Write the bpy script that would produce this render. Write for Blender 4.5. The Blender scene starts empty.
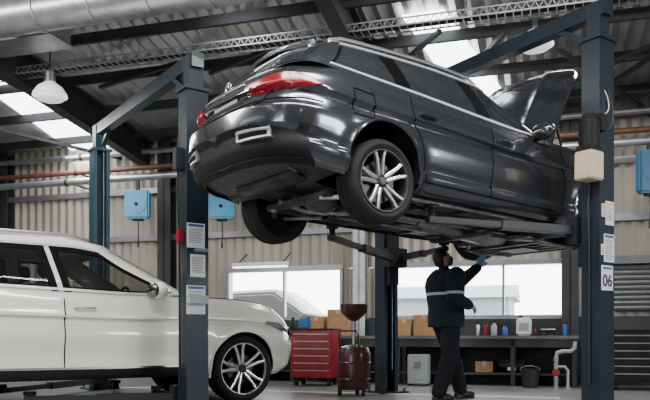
import bpy,bmesh,math,random
from mathutils import Vector as V, Matrix
random.seed(4)
S=bpy.context.scene; C=S.collection
R=math.radians; PI=math.pi
F=725.; HZ=335.; CH=.75
# ------------------------------------------------------------------ helpers
def at(px,py,Y): return V(((px-325)*Y/F,Y,CH+(HZ-py)*Y/F))
def ip(p,x):
    if x<=p[0][0]: return p[0][1]
    if x>=p[-1][0]: return p[-1][1]
    i=0
    while x>p[i+1][0]: i+=1
    def d(k): return (p[k+1][1]-p[k][1])/(p[k+1][0]-p[k][0])
    def sl(k):
        if k==0: return d(0)
        if k==len(p)-1: return d(k-1)
        a,b=d(k-1),d(k)
        return 0 if a*b<=0 else 2*a*b/(a+b)
    h=p[i+1][0]-p[i][0]; u=(x-p[i][0])/h
    return ((2*u**3-3*u*u+1)*p[i][1]+(u**3-2*u*u+u)*h*sl(i)+(-2*u**3+3*u*u)*p[i+1][1]+(u**3-u*u)*h*sl(i+1))
def chain(o):
    M=Matrix.Identity(4)
    while o: M=o.matrix_basis@M; o=o.parent
    return M
def frame(d):
    d=d.normalized(); a=V((0,0,1)) if abs(d.z)<.9 else V((1,0,0))
    x=d.cross(a).normalized(); return x,d.cross(x).normalized()
class MB:
    def __init__(s): s.v=[]; s.f=[]
    def add(s,vs,fs):
        o=len(s.v); s.v+= [V(q) for q in vs]; s.f+=[[i+o for i in f] for f in fs]; return s
    def box(s,c,d,M=None):
        c=V(c); vs=[]
        for x in(-.5,.5):
            for y in(-.5,.5):
                for z in(-.5,.5):
                    q=V((x*d[0],y*d[1],z*d[2])); vs.append(c+(M@q if M else q))
        return s.add(vs,[(0,1,3,2),(4,6,7,5),(0,4,5,1),(2,3,7,6),(0,2,6,4),(1,5,7,3)])
    def bx(s,x0,x1,y0,y1,z0,z1): return s.box(((x0+x1)/2,(y0+y1)/2,(z0+z1)/2),(x1-x0,y1-y0,z1-z0))
    def bar(s,a,b,w,h):
        a=V(a);b=V(b);d=(b-a).normalized(); up=V((0,0,1)) if abs(d.z)<.95 else V((1,0,0))
        x=d.cross(up).normalized(); y=x.cross(d)
        return s.add([p+x*i*w/2+y*j*h/2 for p in(a,b) for i,j in((-1,-1),(1,-1),(1,1),(-1,1))],[(0,1,2,3),(7,6,5,4),(0,4,5,1),(1,5,6,2),(2,6,7,3),(3,7,4,0)])
    def rings(s,rs,close=True,cap=True):
        n=len(rs[0]); o=len(s.v); s.v+=[V(q) for r in rs for q in r]
        for i in range(len(rs)-1):
            for j in range(n if close else n-1):
                k=(j+1)%n; s.f.append([o+i*n+j,o+i*n+k,o+(i+1)*n+k,o+(i+1)*n+j])
        if cap: s.f.append([o+j for j in range(n)]); s.f.append([o+(len(rs)-1)*n+j for j in range(n)])
        return s
    def cyl(s,a,b,r,r2=None,n=14):
        a=V(a);b=V(b); x,y=frame(b-a); r2=r if r2 is None else r2
        return s.rings([[p+x*math.cos(2*PI*j/n)*q+y*math.sin(2*PI*j/n)*q for j in range(n)] for p,q in((a,r),(b,r2))])
    def tube(s,pts,r,n=8,cap=True):
        pts=[V(p) for p in pts]; rs=[]; x=None
        for i,p in enumerate(pts):
            d=(pts[min(i+1,len(pts)-1)]-pts[max(i-1,0)]).normalized()
            if x is None: x,y=frame(d)
            else:
                x=(x-d*x.dot(d)).normalized(); y=d.cross(x)
            q=r(i/(len(pts)-1)) if callable(r) else r
            rs.append([p+x*math.cos(2*PI*j/n)*q+y*math.sin(2*PI*j/n)*q for j in range(n)])
        return s.rings(rs,True,cap)
    def lathe(s,prof,o=(0,0,0),ax='z',n=28,cap=True):
        o=V(o); rs=[]
        for r,h in prof:
            ring=[]
            for j in range(n):
                c,q=r*math.cos(2*PI*j/n),r*math.sin(2*PI*j/n)
                ring.append(o+V({'z':(c,q,h),'y':(c,h,q),'x':(h,c,q)}[ax]))
            rs.append(ring)
        return s.rings(rs,True,cap)
    def cap(s,a,b,ra,rb,n=12):
        a=V(a);b=V(b); d=(b-a).normalized(); x,y=frame(d); rs=[]
        L=[(a,ra,k) for k in(-88,-60,-30,0)]+[(b,rb,k) for k in(0,30,60,88)]
        for p,r,k in L:
            c=p+d*r*math.sin(R(k)); q=r*math.cos(R(k))
            rs.append([c+x*math.cos(2*PI*j/n)*q+y*math.sin(2*PI*j/n)*q for j in range(n)])
        return s.rings(rs)
    def ell(s,c,rx,ry,rz,M=None,n=18):
        rs=[]
        for i in range(13):
            a=-PI/2+PI*(i+.02)/12.04
            ring=[]
            for j in range(n):
                q=V((rx*math.cos(a)*math.cos(2*PI*j/n),ry*math.cos(a)*math.sin(2*PI*j/n),rz*math.sin(a)))
                ring.append(V(c)+(M@q if M else q))
            rs.append(ring)
        return s.rings(rs)
    def prism(s,poly,vec):
        vec=V(vec); p=[V(q) for q in poly]
        return s.rings([p,[q+vec for q in p]])
    def build(s,name,mat,parent=None,world=False,smooth=38,bevel=0,merge=1e-5,fn=None):
        me=bpy.data.meshes.new(name); bm=bmesh.new()
        vs=s.v
        if world and parent:
            Mi=chain(parent).inverted(); vs=[Mi@q for q in vs]
        bv=[bm.verts.new(q) for q in vs]
        for f in s.f:
            try: bm.faces.new([bv[i] for i in f])
            except ValueError: pass
        if merge: bmesh.ops.remove_doubles(bm,verts=bm.verts,dist=merge)
        if fn: fn(bm)
        bmesh.ops.recalc_face_normals(bm,faces=bm.faces)
        if bevel:
            es=[e for e in bm.edges if len(e.link_faces)==2 and e.calc_face_angle(0)>R(40)]
            bmesh.ops.bevel(bm,geom=es,offset=bevel,segments=2,affect='EDGES',clamp_overlap=True)
        for f in bm.faces: f.smooth=True
        for e in bm.edges:
            if len(e.link_faces)==2 and e.calc_face_angle(0)>R(smooth): e.smooth=False
        loose=[v for v in bm.verts if not v.link_faces]
        if loose: bmesh.ops.delete(bm,geom=loose,context='VERTS')
        bm.to_mesh(me); bm.free(); me.materials.append(mat)
        o=bpy.data.objects.new(name,me); C.objects.link(o)
        if parent: o.parent=parent
        return o
def remesh(mb,name,mat,parent,vox,it=6):
    me=bpy.data.meshes.new('tmp'); me.from_pydata([tuple(q) for q in mb.v],[],mb.f)
    o=bpy.data.objects.new('tmp',me); C.objects.link(o)
    bm=bmesh.new(); bm.from_mesh(me); bmesh.ops.recalc_face_normals(bm,faces=bm.faces); bm.to_mesh(me); bm.free()
    m=o.modifiers.new('r','REMESH'); m.mode='VOXEL'; m.voxel_size=vox
    m=o.modifiers.new('s','SMOOTH'); m.iterations=it; m.factor=.5
    dg=bpy.context.evaluated_depsgraph_get(); dg.update()
    m2=bpy.data.meshes.new_from_object(o.evaluated_get(dg)); m2.name=name
    bpy.data.objects.remove(o)
    m2.materials.clear(); m2.materials.append(mat)
    for p in m2.polygons: p.use_smooth=True
    o=bpy.data.objects.new(name,m2); C.objects.link(o); o.parent=parent; return o
def tag(o,label,cat,group=None):
    o['label']=label; o['category']=cat
    if group: o['group']=group
    return o
def thing(name,loc,rz,label,cat,group=None):
    o=bpy.data.objects.new(name,None); C.objects.link(o); o.location=loc; o.rotation_euler=(0,0,rz); o.empty_display_size=.1
    return tag(o,label,cat,group)
def struct(o): o['kind']='structure'; return o
def text(st,size,mat,M,parent,name='lettering'):
    cu=bpy.data.curves.new('t','FONT'); cu.body=st; cu.size=size; cu.align_x='CENTER'; cu.align_y='CENTER'; cu.extrude=.0006; cu.offset=size*.03
    o=bpy.data.objects.new('t',cu); C.objects.link(o)
    dg=bpy.context.evaluated_depsgraph_get(); dg.update()
    me=bpy.data.meshes.new_from_object(o.evaluated_get(dg)); bpy.data.objects.remove(o)
    me.transform(chain(parent).inverted()@M); me.materials.clear(); me.materials.append(mat)
    o=bpy.data.objects.new(name,me); C.objects.link(o); o.parent=parent; return o
# ------------------------------------------------------------------ materials
def mat(name,col,rough=.5,metal=0,var=0,sc=6,bump=0,bsc=40,coat=0,emit=0,spec=None,alpha=1,ior=None):
    m=bpy.data.materials.new(name); m.use_nodes=True; nt=m.node_tree; b=nt.nodes['Principled BSDF']
    b.inputs['Base Color'].default_value=(*col,1); b.inputs['Roughness'].default_value=rough; b.inputs['Metallic'].default_value=metal
    b.inputs['Alpha'].default_value=alpha
    if ior: b.inputs['IOR'].default_value=ior
    if coat: b.inputs['Coat Weight'].default_value=coat; b.inputs['Coat Roughness'].default_value=.03
    if spec is not None: b.inputs['Specular IOR Level'].default_value=spec
    if emit: b.inputs['Emission Color'].default_value=(*col,1); b.inputs['Emission Strength'].default_value=emit
    if var or bump: tc=nt.nodes.new('ShaderNodeTexCoord')
    if var:
        n=nt.nodes.new('ShaderNodeTexNoise'); n.inputs['Scale'].default_value=sc; n.inputs['Detail'].default_value=6
        r=nt.nodes.new('ShaderNodeValToRGB'); r.color_ramp.elements[0].position=.3; r.color_ramp.elements[1].position=.7
        r.color_ramp.elements[0].color=(*[max(0,c*(1-var)) for c in col],1); r.color_ramp.elements[1].color=(*[min(1,c*(1+var)) for c in col],1)
        nt.links.new(tc.outputs['Object'],n.inputs['Vector']); nt.links.new(n.outputs['Fac'],r.inputs['Fac']); nt.links.new(r.outputs['Color'],b.inputs['Base Color'])
    if bump:
        n=nt.nodes.new('ShaderNodeTexNoise'); n.inputs['Scale'].default_value=bsc
        bp=nt.nodes.new('ShaderNodeBump'); bp.inputs['Strength'].default_value=bump; bp.inputs['Distance'].default_value=.01
        nt.links.new(tc.outputs['Object'],n.inputs['Vector']); nt.links.new(n.outputs['Fac'],bp.inputs['Height']); nt.links.new(bp.outputs['Normal'],b.inputs['Normal'])
    return m
M_={}
def dm(k,*a,**kw): M_[k]=mat(k,*a,**kw)
dm('grey_paint',(.092,.10,.115),.18,.75,coat=1)
dm('white_paint',(.86,.83,.76),.26,0,coat=1)
dm('glass_dark',(.022,.026,.03),.02,0,ior=2.2)
dm('glass_cabin',(.01,.012,.013),.03,0,spec=.7,alpha=.42)
dm('black_trim',(.012,.0125,.0135),.6,0,spec=.25)
dm('black_gloss',(.003,.003,.0035),.6,0,spec=.1)
dm('under',(.085,.085,.09),.45,.5,var=.6,sc=5,bump=.6,bsc=12)
dm('under_dark',(.035,.035,.037),.5,.3,var=.6,sc=7,bump=.6,bsc=14)
dm('under_steel',(.30,.30,.305),.38,.9,var=.35,sc=9)
dm('shield',(.25,.25,.26),.45,.9,var=.25,sc=8,bump=.6,bsc=25)
dm('chrome',(.85,.86,.87),.2,1)
dm('tip_chrome',(.80,.81,.82),.32,.8)
dm('trim_bright',(.80,.81,.83),.35,.5)
dm('alloy',(.70,.71,.73),.25,.9)
dm('alloy_dark',(.025,.026,.028),.35,.5)
dm('disc_dark',(.07,.07,.075),.45,.8)
dm('tyre',(.018,.018,.019),.8,0,bump=.2,bsc=80,spec=.3)
dm('red_lens',(.27,.005,.016),.2,0,coat=.4,emit=.12)
dm('pink_lens',(.42,.05,.07),.3,0,emit=.10)
dm('clear_lens',(.36,.39,.43),.1,.6,coat=1)
dm('seam',(.006,.006,.007),.8,spec=.1)
dm('well',(.010,.010,.011),.9,spec=.1)
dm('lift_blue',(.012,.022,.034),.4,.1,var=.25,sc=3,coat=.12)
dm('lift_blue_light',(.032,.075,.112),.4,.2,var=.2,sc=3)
dm('lift_dark',(.016,.019,.024),.5,.2)
dm('steel',(.32,.33,.34),.4,.85,var=.2)
dm('paper',(.72,.73,.74),.7,var=.05)
dm('print_grey',(.16,.17,.19),.7)
dm('print_yellow',(.75,.55,.08),.6)
dm('print_blue',(.05,.12,.32),.6)
dm('sign_purple',(.05,.03,.13),.6)
dm('cream',(.62,.49,.34),.5,var=.08)
dm('black_plastic',(.012,.012,.013),.6,spec=.25)
dm('cardboard',(.38,.22,.11),.85,var=.15,sc=8)
dm('tape',(.55,.40,.22),.4)
dm('red_paint',(.26,.010,.02),.35,.1,var=.15,coat=.3)
dm('wine_paint',(.05,.005,.009),.42,.1,var=.2,coat=.2)
dm('cyan_paint',(.05,.33,.57),.4,0,var=.08)
dm('blue_dark',(.03,.12,.22),.4,0,var=.08)
dm('white_plastic',(.72,.74,.74),.45)
dm('grey_plastic',(.32,.34,.35),.5,var=.1)
dm('bench_wood',(.12,.11,.095),.6,var=.25,sc=5)
dm('bench_steel',(.035,.039,.043),.5,.4,var=.3)
dm('roof_metal',(.40,.40,.40),.38,.5,var=.35,sc=1.2)
dm('beam',(.035,.037,.040),.55,.3,var=.25)
dm('galv',(.45,.47,.48),.36,.8,var=.2,sc=5)
dm('clad',(.32,.295,.245),.5,.1,var=.2,sc=.8)
dm('wall_dark',(.03,.033,.037),.75,var=.35,sc=2)
dm('wall_grey',(.16,.16,.16),.8,var=.15,sc=2)
dm('shutter',(.17,.175,.18),.45,.5,var=.1)
dm('frame_alu',(.30,.31,.32),.4,.6)
dm('rust_pipe',(.17,.075,.05),.5,.3,var=.2)
dm('floor',(.19,.19,.188),.28,0,var=.3,sc=1.1,bump=.08,bsc=14)
dm('floor_line',(.62,.62,.58),.5,var=.15)
dm('skylight',(.92,.96,1.0),.5,emit=8)
dm('added_roof_glow',(.95,.97,1.0),.5,emit=3.2)  # glow of the added roof strips behind the camera
dm('lamp_white',(.85,.88,.88),.35,emit=.8)
dm('tube_light',(1,1,.97),.4,emit=3)
dm('skin',(.42,.23,.16),.55)
dm('hair',(.010,.008,.007),.6)
dm('trouser',(.012,.014,.018),.85,var=.3,sc=12,spec=.2)
dm('boot',(.012,.011,.01),.5)
dm('glove',(.14,.36,.48),.5)
dm('mask_cloth',(.05,.06,.08),.8)
dm('eye',(.01,.01,.01),.2)
dm('jug_blue',(.02,.12,.33),.4)
dm('hose_black',(.014,.014,.015),.5)
dm('seat_cloth',(.045,.045,.048),.8,var=.1)
dm('yard',(.5,.5,.48),.9,var=.1)
dm('shed_wall',(.20,.215,.23),.7,var=.1)
dm('van_paint',(.07,.074,.08),.4,coat=.4)
dm('spray_silver',(.5,.52,.54),.3,.8)
def jacket_mat():
    m=mat('jacket',(.015,.019,.028),.85,spec=.2); nt=m.node_tree; b=nt.nodes['Principled BSDF']
    tc=nt.nodes.new('ShaderNodeTexCoord'); sp=nt.nodes.new('ShaderNodeSeparateXYZ'); nt.links.new(tc.outputs['Object'],sp.inputs[0])
    r=nt.nodes.new('ShaderNodeValToRGB'); mr=nt.nodes.new('ShaderNodeMapRange')
    mr.inputs[1].default_value=1.0; mr.inputs[2].default_value=1.6; nt.links.new(sp.outputs['Z'],mr.inputs[0]); nt.links.new(mr.outputs[0],r.inputs[0])
    cr=r.color_ramp; cr.interpolation='CONSTANT'; cr.elements[0].color=(.015,.019,.028,1); cr.elements[1].position=.335; cr.elements[1].color=(.42,.46,.5,1)
    e=cr.elements.new(.385); e.color=(.015,.019,.028,1); nt.links.new(r.outputs[0],b.inputs['Base Color']); return m
M_['jacket']=jacket_mat()
# ------------------------------------------------------------------ setting
TH=R(17); E=V((math.cos(TH),-math.sin(TH),0)); MM=V((-math.sin(TH),-math.cos(TH),0)); P0=V((0,12.2,0)); RZW=-TH
def wl(px,py,off):
    q=(px-325)/F; Y=(P0.y*math.cos(TH)-off)/(math.cos(TH)+math.sin(TH)*q); return at(px,py,Y)
def al(px,off=0): return (wl(px,335,off)-P0).dot(E)
def wp(a,off,z): p=P0+E*a+MM*off; return V((p.x,p.y,z))
def zroof(off): return 4.25+.12*off
def roofpt(px,py):
    q=(px-325)/F; dz=(HZ-py)/F; g=math.cos(TH)+math.sin(TH)*q
    Y=(4.25-CH+.12*P0.y*math.cos(TH))/(dz+.12*g); return at(px,py,Y)
AL,AR,OF=-11.5,12.,19.
ROTW=Matrix.Rotation(RZW,3,'Z')
def wbox(mb,a0,a1,o0,o1,z0,z1):
    return mb.box(wp((a0+a1)/2,(o0+o1)/2,(z0+z1)/2),(abs(a1-a0),abs(o1-o0),z1-z0),ROTW)
b=MB(); wbox(b,AL,AR,-.2,OF,-.12,0); struct(b.build('floor',M_['floor']))
b=MB(); rows=[]
n=int((AR-AL)/.09)
for k in range(n+1):
    a=AL+k*.09; dz=.06 if k%2 else 0
    rows.append([wp(a,-.3,zroof(-.3)+dz),wp(a,6,zroof(6)+dz),wp(a,OF,zroof(OF)+dz)])
b.rings(rows,False,False); struct(b.build('ceiling',M_['roof_metal'],smooth=20))
def sky(i,pts):
    q=[roofpt(*p)-V((0,0,.03)) for p in pts]
    bb=MB(); bb.prism(q,(0,0,.02)); struct(bb.build('window_%d'%i,M_['skylight']))
sky(3,[(-18,84),(30,74),(122,152),(84,158)])
sky(4,[(402,14),(444,8),(505,93),(465,107)])
sky(5,[(150,-40),(215,-52),(250,-8),(200,0)])
for i,a in enumerate((-7.,-2.6,1.8,6.2)):
    bb=MB(); q=[wp(a-.4,8.2,zroof(8.2)-.03),wp(a+.4,8.2,zroof(8.2)-.03),wp(a+.4,18,zroof(18)-.03),wp(a-.4,18,zroof(18)-.03)]
    bb.prism(q,(0,0,.02)); struct(bb.build('window_%d'%(7+i),M_['added_roof_glow']))  # added glowing strips out of view, for bright reflections in the car paint
tn=[1]
def trim(mb,m,**k):
    o=struct(mb.build('trim_%d'%tn[0],m,**k)); tn[0]+=1; return o
raf0=(roofpt(58,74)-P0).dot(E)
for a in(raf0-4.6,raf0,raf0+4.6,raf0+9.2):
    if AL<a<AR:
        b=MB()
        for (dz,h,w) in((-.08,.02,.18),(-.30,.40,.025),(-.52,.02,.18)):
            p,q=wp(a,.1,zroof(.1)+dz),wp(a,OF-.1,zroof(OF-.1)+dz); b.bar(p,q,w,h)
        trim(b,M_['beam'])
for k in range(18):
    off=.6+1.0*k; b=MB(); z=zroof(off)-.1
    b.bar(wp(AL,off,z),wp(AR,off,z),.05,.13); trim(b,M_['beam'])
for (x0,y0,x1,y1) in((0,115,150,152),(395,50,440,10),(470,50,505,12),(540,80,650,25),(600,72,650,38),(100,70,190,40),(210,55,290,20),(0,60,95,110),(560,30,650,95)):
    p,q=roofpt(x0,y0),roofpt(x1,y1); b=MB(); b.bar(p-V((0,0,.25)),q-V((0,0,.25)),.05,.05); trim(b,M_['beam'])
ZS,ZH=1.03,1.86
W1=(al(231),al(341)); W2=(al(397),al(562))
b=MB()
def clad(mb,a0,a1,z0,z1,o=.0,pitch=.075,dep=.03):
    rs=[];k=0;a=a0
    while a<=a1+1e-6:
        d=o+(dep if k%4 in(1,2) else 0); rs.append([wp(a,d,z0),wp(a,d,z1)]); a+=pitch*(.35 if k%2 else .8); k+=1
    mb.rings(rs,False,False)
clad(b,AL,AR,ZH,4.35)
for a0,a1 in((AL,W1[0]),(W1[1],W2[0]),(W2[1],AR)): clad(b,a0,a1,ZS,ZH)
struct(b.build('wall_back',M_['clad'],smooth=15))
b=MB(); wbox(b,AL,AR,-.14,.06,0,ZS); struct(b.build('baseboard_back',M_['wall_dark']))
b=MB(); wbox(b,AL-.2,AL,-.2,OF,0,5.9); struct(b.build('wall_left',M_['wall_grey']))
b=MB(); wbox(b,AR,AR+.2,-.2,OF,0,5.9); struct(b.build('wall_right',M_['wall_grey']))
b=MB(); wbox(b,AL,AR,OF,OF+.2,0,6.9); struct(b.build('wall_front',M_['wall_grey']))
for i,(w,ms) in enumerate(((W1,(.5,)),(W2,(.3,.66)))):
    b=MB(); t=.05
    wbox(b,w[0]-t,w[1]+t,-.08,.09,ZH-.02,ZH+.06); wbox(b,w[0]-t,w[1]+t,-.1,.12,ZS-.03,ZS+.03)
    for a in(w[0]-t/2,w[1]+t/2): wbox(b,a-t/2,a+t/2,-.08,.09,ZS,ZH)
    for m in ms: a=w[0]+(w[1]-w[0])*m; wbox(b,a-.018,a+.018,-.05,.05,ZS,ZH)
    struct(b.build('window_%d'%(i+1),M_['frame_alu']))
for px,w,m in((166,.26,'beam'),(360,.2,'galv'),(570,.24,'beam'),(3,.3,'beam')):
    a=al(px,.2); b=MB(); wbox(b,a-w/2,a+w/2,.06,.08,0,4.2); wbox(b,a-w/2,a+w/2,.26,.28,0,4.2); wbox(b,a-.015,a+.015,.06,.28,0,4.2); trim(b,M_[m])
for z in(2.5,3.35):
    b=MB(); wbox(b,AL,AR,.035,.10,z-.05,z+.05); trim(b,M_['frame_alu'])
b=MB(); wbox(b,al(120,2.6),al(560,2.6),2.55,2.65,0,.003); trim(b,M_['floor_line'])
b=MB(); a0=al(614,.1)
for k in range(9): b.cyl(wp(a0,.09,1.15+k*.075),wp(a0+2.4,.09,1.15+k*.075),.04,n=8)
wbox(b,a0-.05,a0+2.45,.04,.2,1.8,1.92); struct(b.build('window_6',M_['shutter']))
# the yard outside the windows
b=MB(); wbox(b,-30,30,-40,-.2,-.14,-.1); struct(b.build('ground',M_['yard']))
q=wl(445,335,-13); t=thing('building',V((q.x,q.y,-.1)),RZW,'pale low shed outside, seen through the wide window','building')
b=MB(); b.bx(-2.6,2.2,-2,2,0,2.0); b.build('wall',M_['shed_wall'],t)
b=MB(); b.prism([(-2.8,-2.2,2.0),(-2.8,2.2,2.0),(-2.8,0,2.5)],(5.2,0,0)); b.build('roof',M_['shed_wall'],t)
q=wl(272,335,-3.6); t=thing('parked_car',V((q.x,q.y,-.1)),RZW,'dark car parked in the yard, seen through the left window','car')
prof=[(-2.0,.5),(-2.05,.95),(-1.95,1.28),(-1.5,1.36),(-.95,1.8),(.35,1.83),(1.0,1.34),(1.8,1.2),(2.05,.9),(2.0,.45)]
b=MB(); b.rings([[V((x,y,.45+(z-.45)*k)) for x,z in prof] for y,k in((-.82,.94),(-.72,1),(.72,1),(.82,.94))]); b.build('body',M_['van_paint'],t,bevel=.04)
b=MB(); b.prism([(-1.25,-.80,1.36),(.75,-.80,1.36),(.25,-.76,1.68),(-.85,-.76,1.68)],(0,.02,0)); b.build('side_window',M_['disc_dark'],t)
for x in(-1.3,1.35):
    for y in(-.75,.75):
        b=MB(); b.cyl((x,y-.1,.36),(x,y+.1,.36),.36,n=24); b.build('wheel',M_['tyre'],t)
# pipes along the wall
def pipe(z,off,r,m,label,a0=AL+.1,a1=AR-.1):
    t=thing('pipe',wp((a0+a1)/2,off,z),RZW,label,'pipe')
    L=(a1-a0)/2; b=MB(); b.cyl((-L,0,0),(L,0,0),r,n=12); b.build('pipe_run',M_[m],t)
    for k in range(8):
        b=MB(); x=-L+.5+k*(2*L-1)/7; b.lathe([(r+.012,-.025),(r+.012,.025)],(x,0,0),'x',14); b.bx(x-.015,x+.015,0,off-.04,-.012,.012)
        b.build('bracket',M_['beam'],t)
def zat(px,py,off): return wl(px,py,off).z
pipe(zat(60,159,.35),.35,.05,'galv','grey metal service pipe, uppermost of those along the back wall')
pipe(zat(60,174,.5),.5,.045,'rust_pipe','rust brown pipe along the back wall between two grey pipes')
pipe(zat(60,183,.75),.75,.06,'galv','thickest grey pipe, lowest of those along the back wall, above the cyan hose reel')
# ------------------------------------------------------------------ cars
def plan(s,xr,xf,w,cr,nr,cf,nf):
    if s<=1:
        a=s*PI/2; return xr+cr*(1-max(0,math.cos(a))**(2/nr)), w*max(0,math.sin(a))**(2/nr)
    if s<=2: return (xr+cr)+(s-1)*((xf-cf)-(xr+cr)), w
    a=(3-s)*PI/2; return xf-cf*(1-max(0,math.cos(a))**(2/nf)), w*max(0,math.sin(a))**(2/nf)
def inv(x,xr,xf,cr,nr,cf,nf):
    if x<xr+cr: return math.acos(min(1,max(0,1-(x-xr)/cr))**(nr/2))/(PI/2)
    if x>xf-cf: return 3-math.acos(min(1,max(0,1-(xf-x)/cf))**(nf/2))/(PI/2)
    return 1+(x-xr-cr)/((xf-cf)-(xr+cr))
def ymax(x,xr,xf,w,cr,nr,cf,nf):
    if x<xr+cr: return w*max(0,1-max(0,1-(x-xr)/cr)**nr)**(1/nr)
    if x>xf-cf: return w*max(0,1-max(0,1-(xf-x)/cf)**nf)**(1/nf)
    return w
class Shape:
    def __init__(s,p): s.p=p
    def bul(s,x): return 1-.012*(x/1.5)**2
    def flare(s,x,z):
        p=s.p; v=0
        for ax in p['ax']:
            d=math.hypot(x-ax,z-p['az'])-p['ar']; v=max(v,p['fl']*math.exp(-(d/.075)**2) if d>0 else p['fl'])
        return v
    def low(s,t,q):
        p=s.p; x,y=plan(q,ip(p['xr'],t),ip(p['xf'],t),p['W']*ip(p['wp'],t),p['cr'],p['nr'],p['cf'],p['nf'])
        y*=s.bul(x); zb=ip(p['zb'],x); zt=ip(p['zt'],x); z=zb+t*(zt-zb)
        if y>.6: y+=s.flare(x,z)*min(1,(y-.6)/.2)
        return V((x,-y,z))
    def lsx(s,t,x): p=s.p; return inv(x,ip(p['xr'],t),ip(p['xf'],t),p['cr'],p['nr'],p['cf'],p['nf'])
    def lsy(s,y): p=s.p; return math.asin(min(1,(y/p['W'])**(p['nr']/2)))/(PI/2)
    def crown(s,x,y): p=s.p; return ip(p['re'],x)+p['cw']*(1-(y/.6)**2)
    def gh(s,t,q):
        p=s.p; x,y=plan(q,ip(p['gxr'],t),ip(p['gxf'],t),ip(p['gw'],t),p['gcr'],p['gnr'],p['gcf'],p['gnf'])
        z0=ip(p['zt'],x)-.01; z1=s.crown(x,y); return V((x,-y,z0+t*(z1-z0)))
    def gsx(s,t,x): p=s.p; return inv(x,ip(p['gxr'],t),ip(p['gxf'],t),p['gcr'],p['gnr'],p['gcf'],p['gnf'])
def call(f,u): return f(u) if callable(f) else f
def patch(mb,fn,s0,s1,t0,t1,ns,nt,off,sg=1,skirt=.012):
    G=[]
    for i in range(-1,ns+2):
        row=[]
        for j in range(-1,nt+2):
            u=min(1,max(0,i/ns)); v=min(1,max(0,j/nt)); edge=i<0 or j<0 or i>ns or j>nt
            t=call(t0,u)*(1-v)+call(t1,u)*v; q=call(s0,t)*(1-u)+call(s1,t)*u
            P=fn(t,q); e=.004
            ds=fn(t,min(3,q+e))-fn(t,max(0,q-e)); dt=fn(min(1,t+e),q)-fn(max(0,t-e),q)
            n=ds.cross(dt)
            n=n.normalized() if n.length>1e-12 else V((0,-1,0))
            if n.dot(P-V((max(-1.7,min(1.5,P.x)),0,.62)))<0: n=-n
            P=P+n*(off-skirt if edge else off); row.append(V((P.x,P.y*sg,P.z)))
        G.append(row)
    mb.rings(G,False,False)
def wheel(par,c,side,rt,rr,w,spoke,lip,sw):
    b=MB(); h=w/2
    b.lathe([(rr,-h+.012),(rr+.02,-h),(rt-.05,-h-.006),(rt-.022,-h+.006),(rt-.006,-h+.028),(rt,-h+.05),(rt,-.04),(rt-.008,-.035),(rt-.008,-.025),(rt,-.02),(rt,.02),(rt-.008,.025),(rt-.008,.035),(rt,.04),(rt,h-.05),(rt-.006,h-.028),(rt-.022,h-.006),(rt-.05,h+.006),(rr+.02,h),(rr,h-.012)],ax='y',n=56,cap=False)
    o=b.build('wheel',M_['tyre'],par); o.location=c; o.rotation_euler=(0,0,0 if side<0 else PI)
    b=MB(); b.lathe([(rr+.004,-h+.014),(rr-.004,-h+.002),(rr-.012,-h+.002),(rr-.02,-h+.02)],ax='y',n=56,cap=False); b.build('rim_lip',M_[lip],o)
    b=MB(); b.lathe([(rr-.02,-h+.02),(rr-.03,-h+.06),(rr-.035,h-.02),(rr,h-.012)],ax='y',n=56,cap=False); b.build('rim_barrel',M_['alloy_dark'],o)
    b=MB(); b.lathe([(.01,.0),(rr-.034,.0)],ax='y',n=40,cap=True); b.lathe([(.08,.001),(rr-.034,.03),(rr-.034,h-.03)],ax='y',n=40,cap=True); b.build('rim_back',M_['well'],o)
    b=MB(); b.lathe([(.07,-.03),(.165,-.03),(.165,-.012),(.07,-.012)],ax='y',n=36); b.build('brake_disc',M_['disc_dark'],o)
    b=MB(); b.lathe([(.0,-h+.03),(.03,-h+.028),(.034,-h+.034),(.07,-h+.045),(.075,-.01)],ax='y',n=24); b.build('hub',M_['alloy_dark'],o)
    for k in range(5):
        b=MB(); A=2*PI*k/5+PI/2+.2
        for sg in(-1,1):
            rs=[]
            for r,da,wd,y0,th in((.045,.36,.034,-h+.040,.035),(.11,.21,.036,-h+.028,.035),(rr*.72,.18,.032,-h+.016,.03),(rr-.012,.215,.034,-h+.006,.03)):
                wd*=sw; a=A+sg*da; d=V((math.cos(a),0,math.sin(a))); n=V((-math.sin(a),0,math.cos(a)))
                P=d*r; rs.append([P+n*wd/2+V((0,y0+.006,0)),P+n*wd/4+V((0,y0,0)),P-n*wd/4+V((0,y0,0)),P-n*wd/2+V((0,y0+.006,0)),P-n*wd/2+V((0,y0+th,0)),P+n*wd/2+V((0,y0+th,0))])
            b.rings(rs)
        b.build('spoke',M_[spoke],o)
    return o
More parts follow.
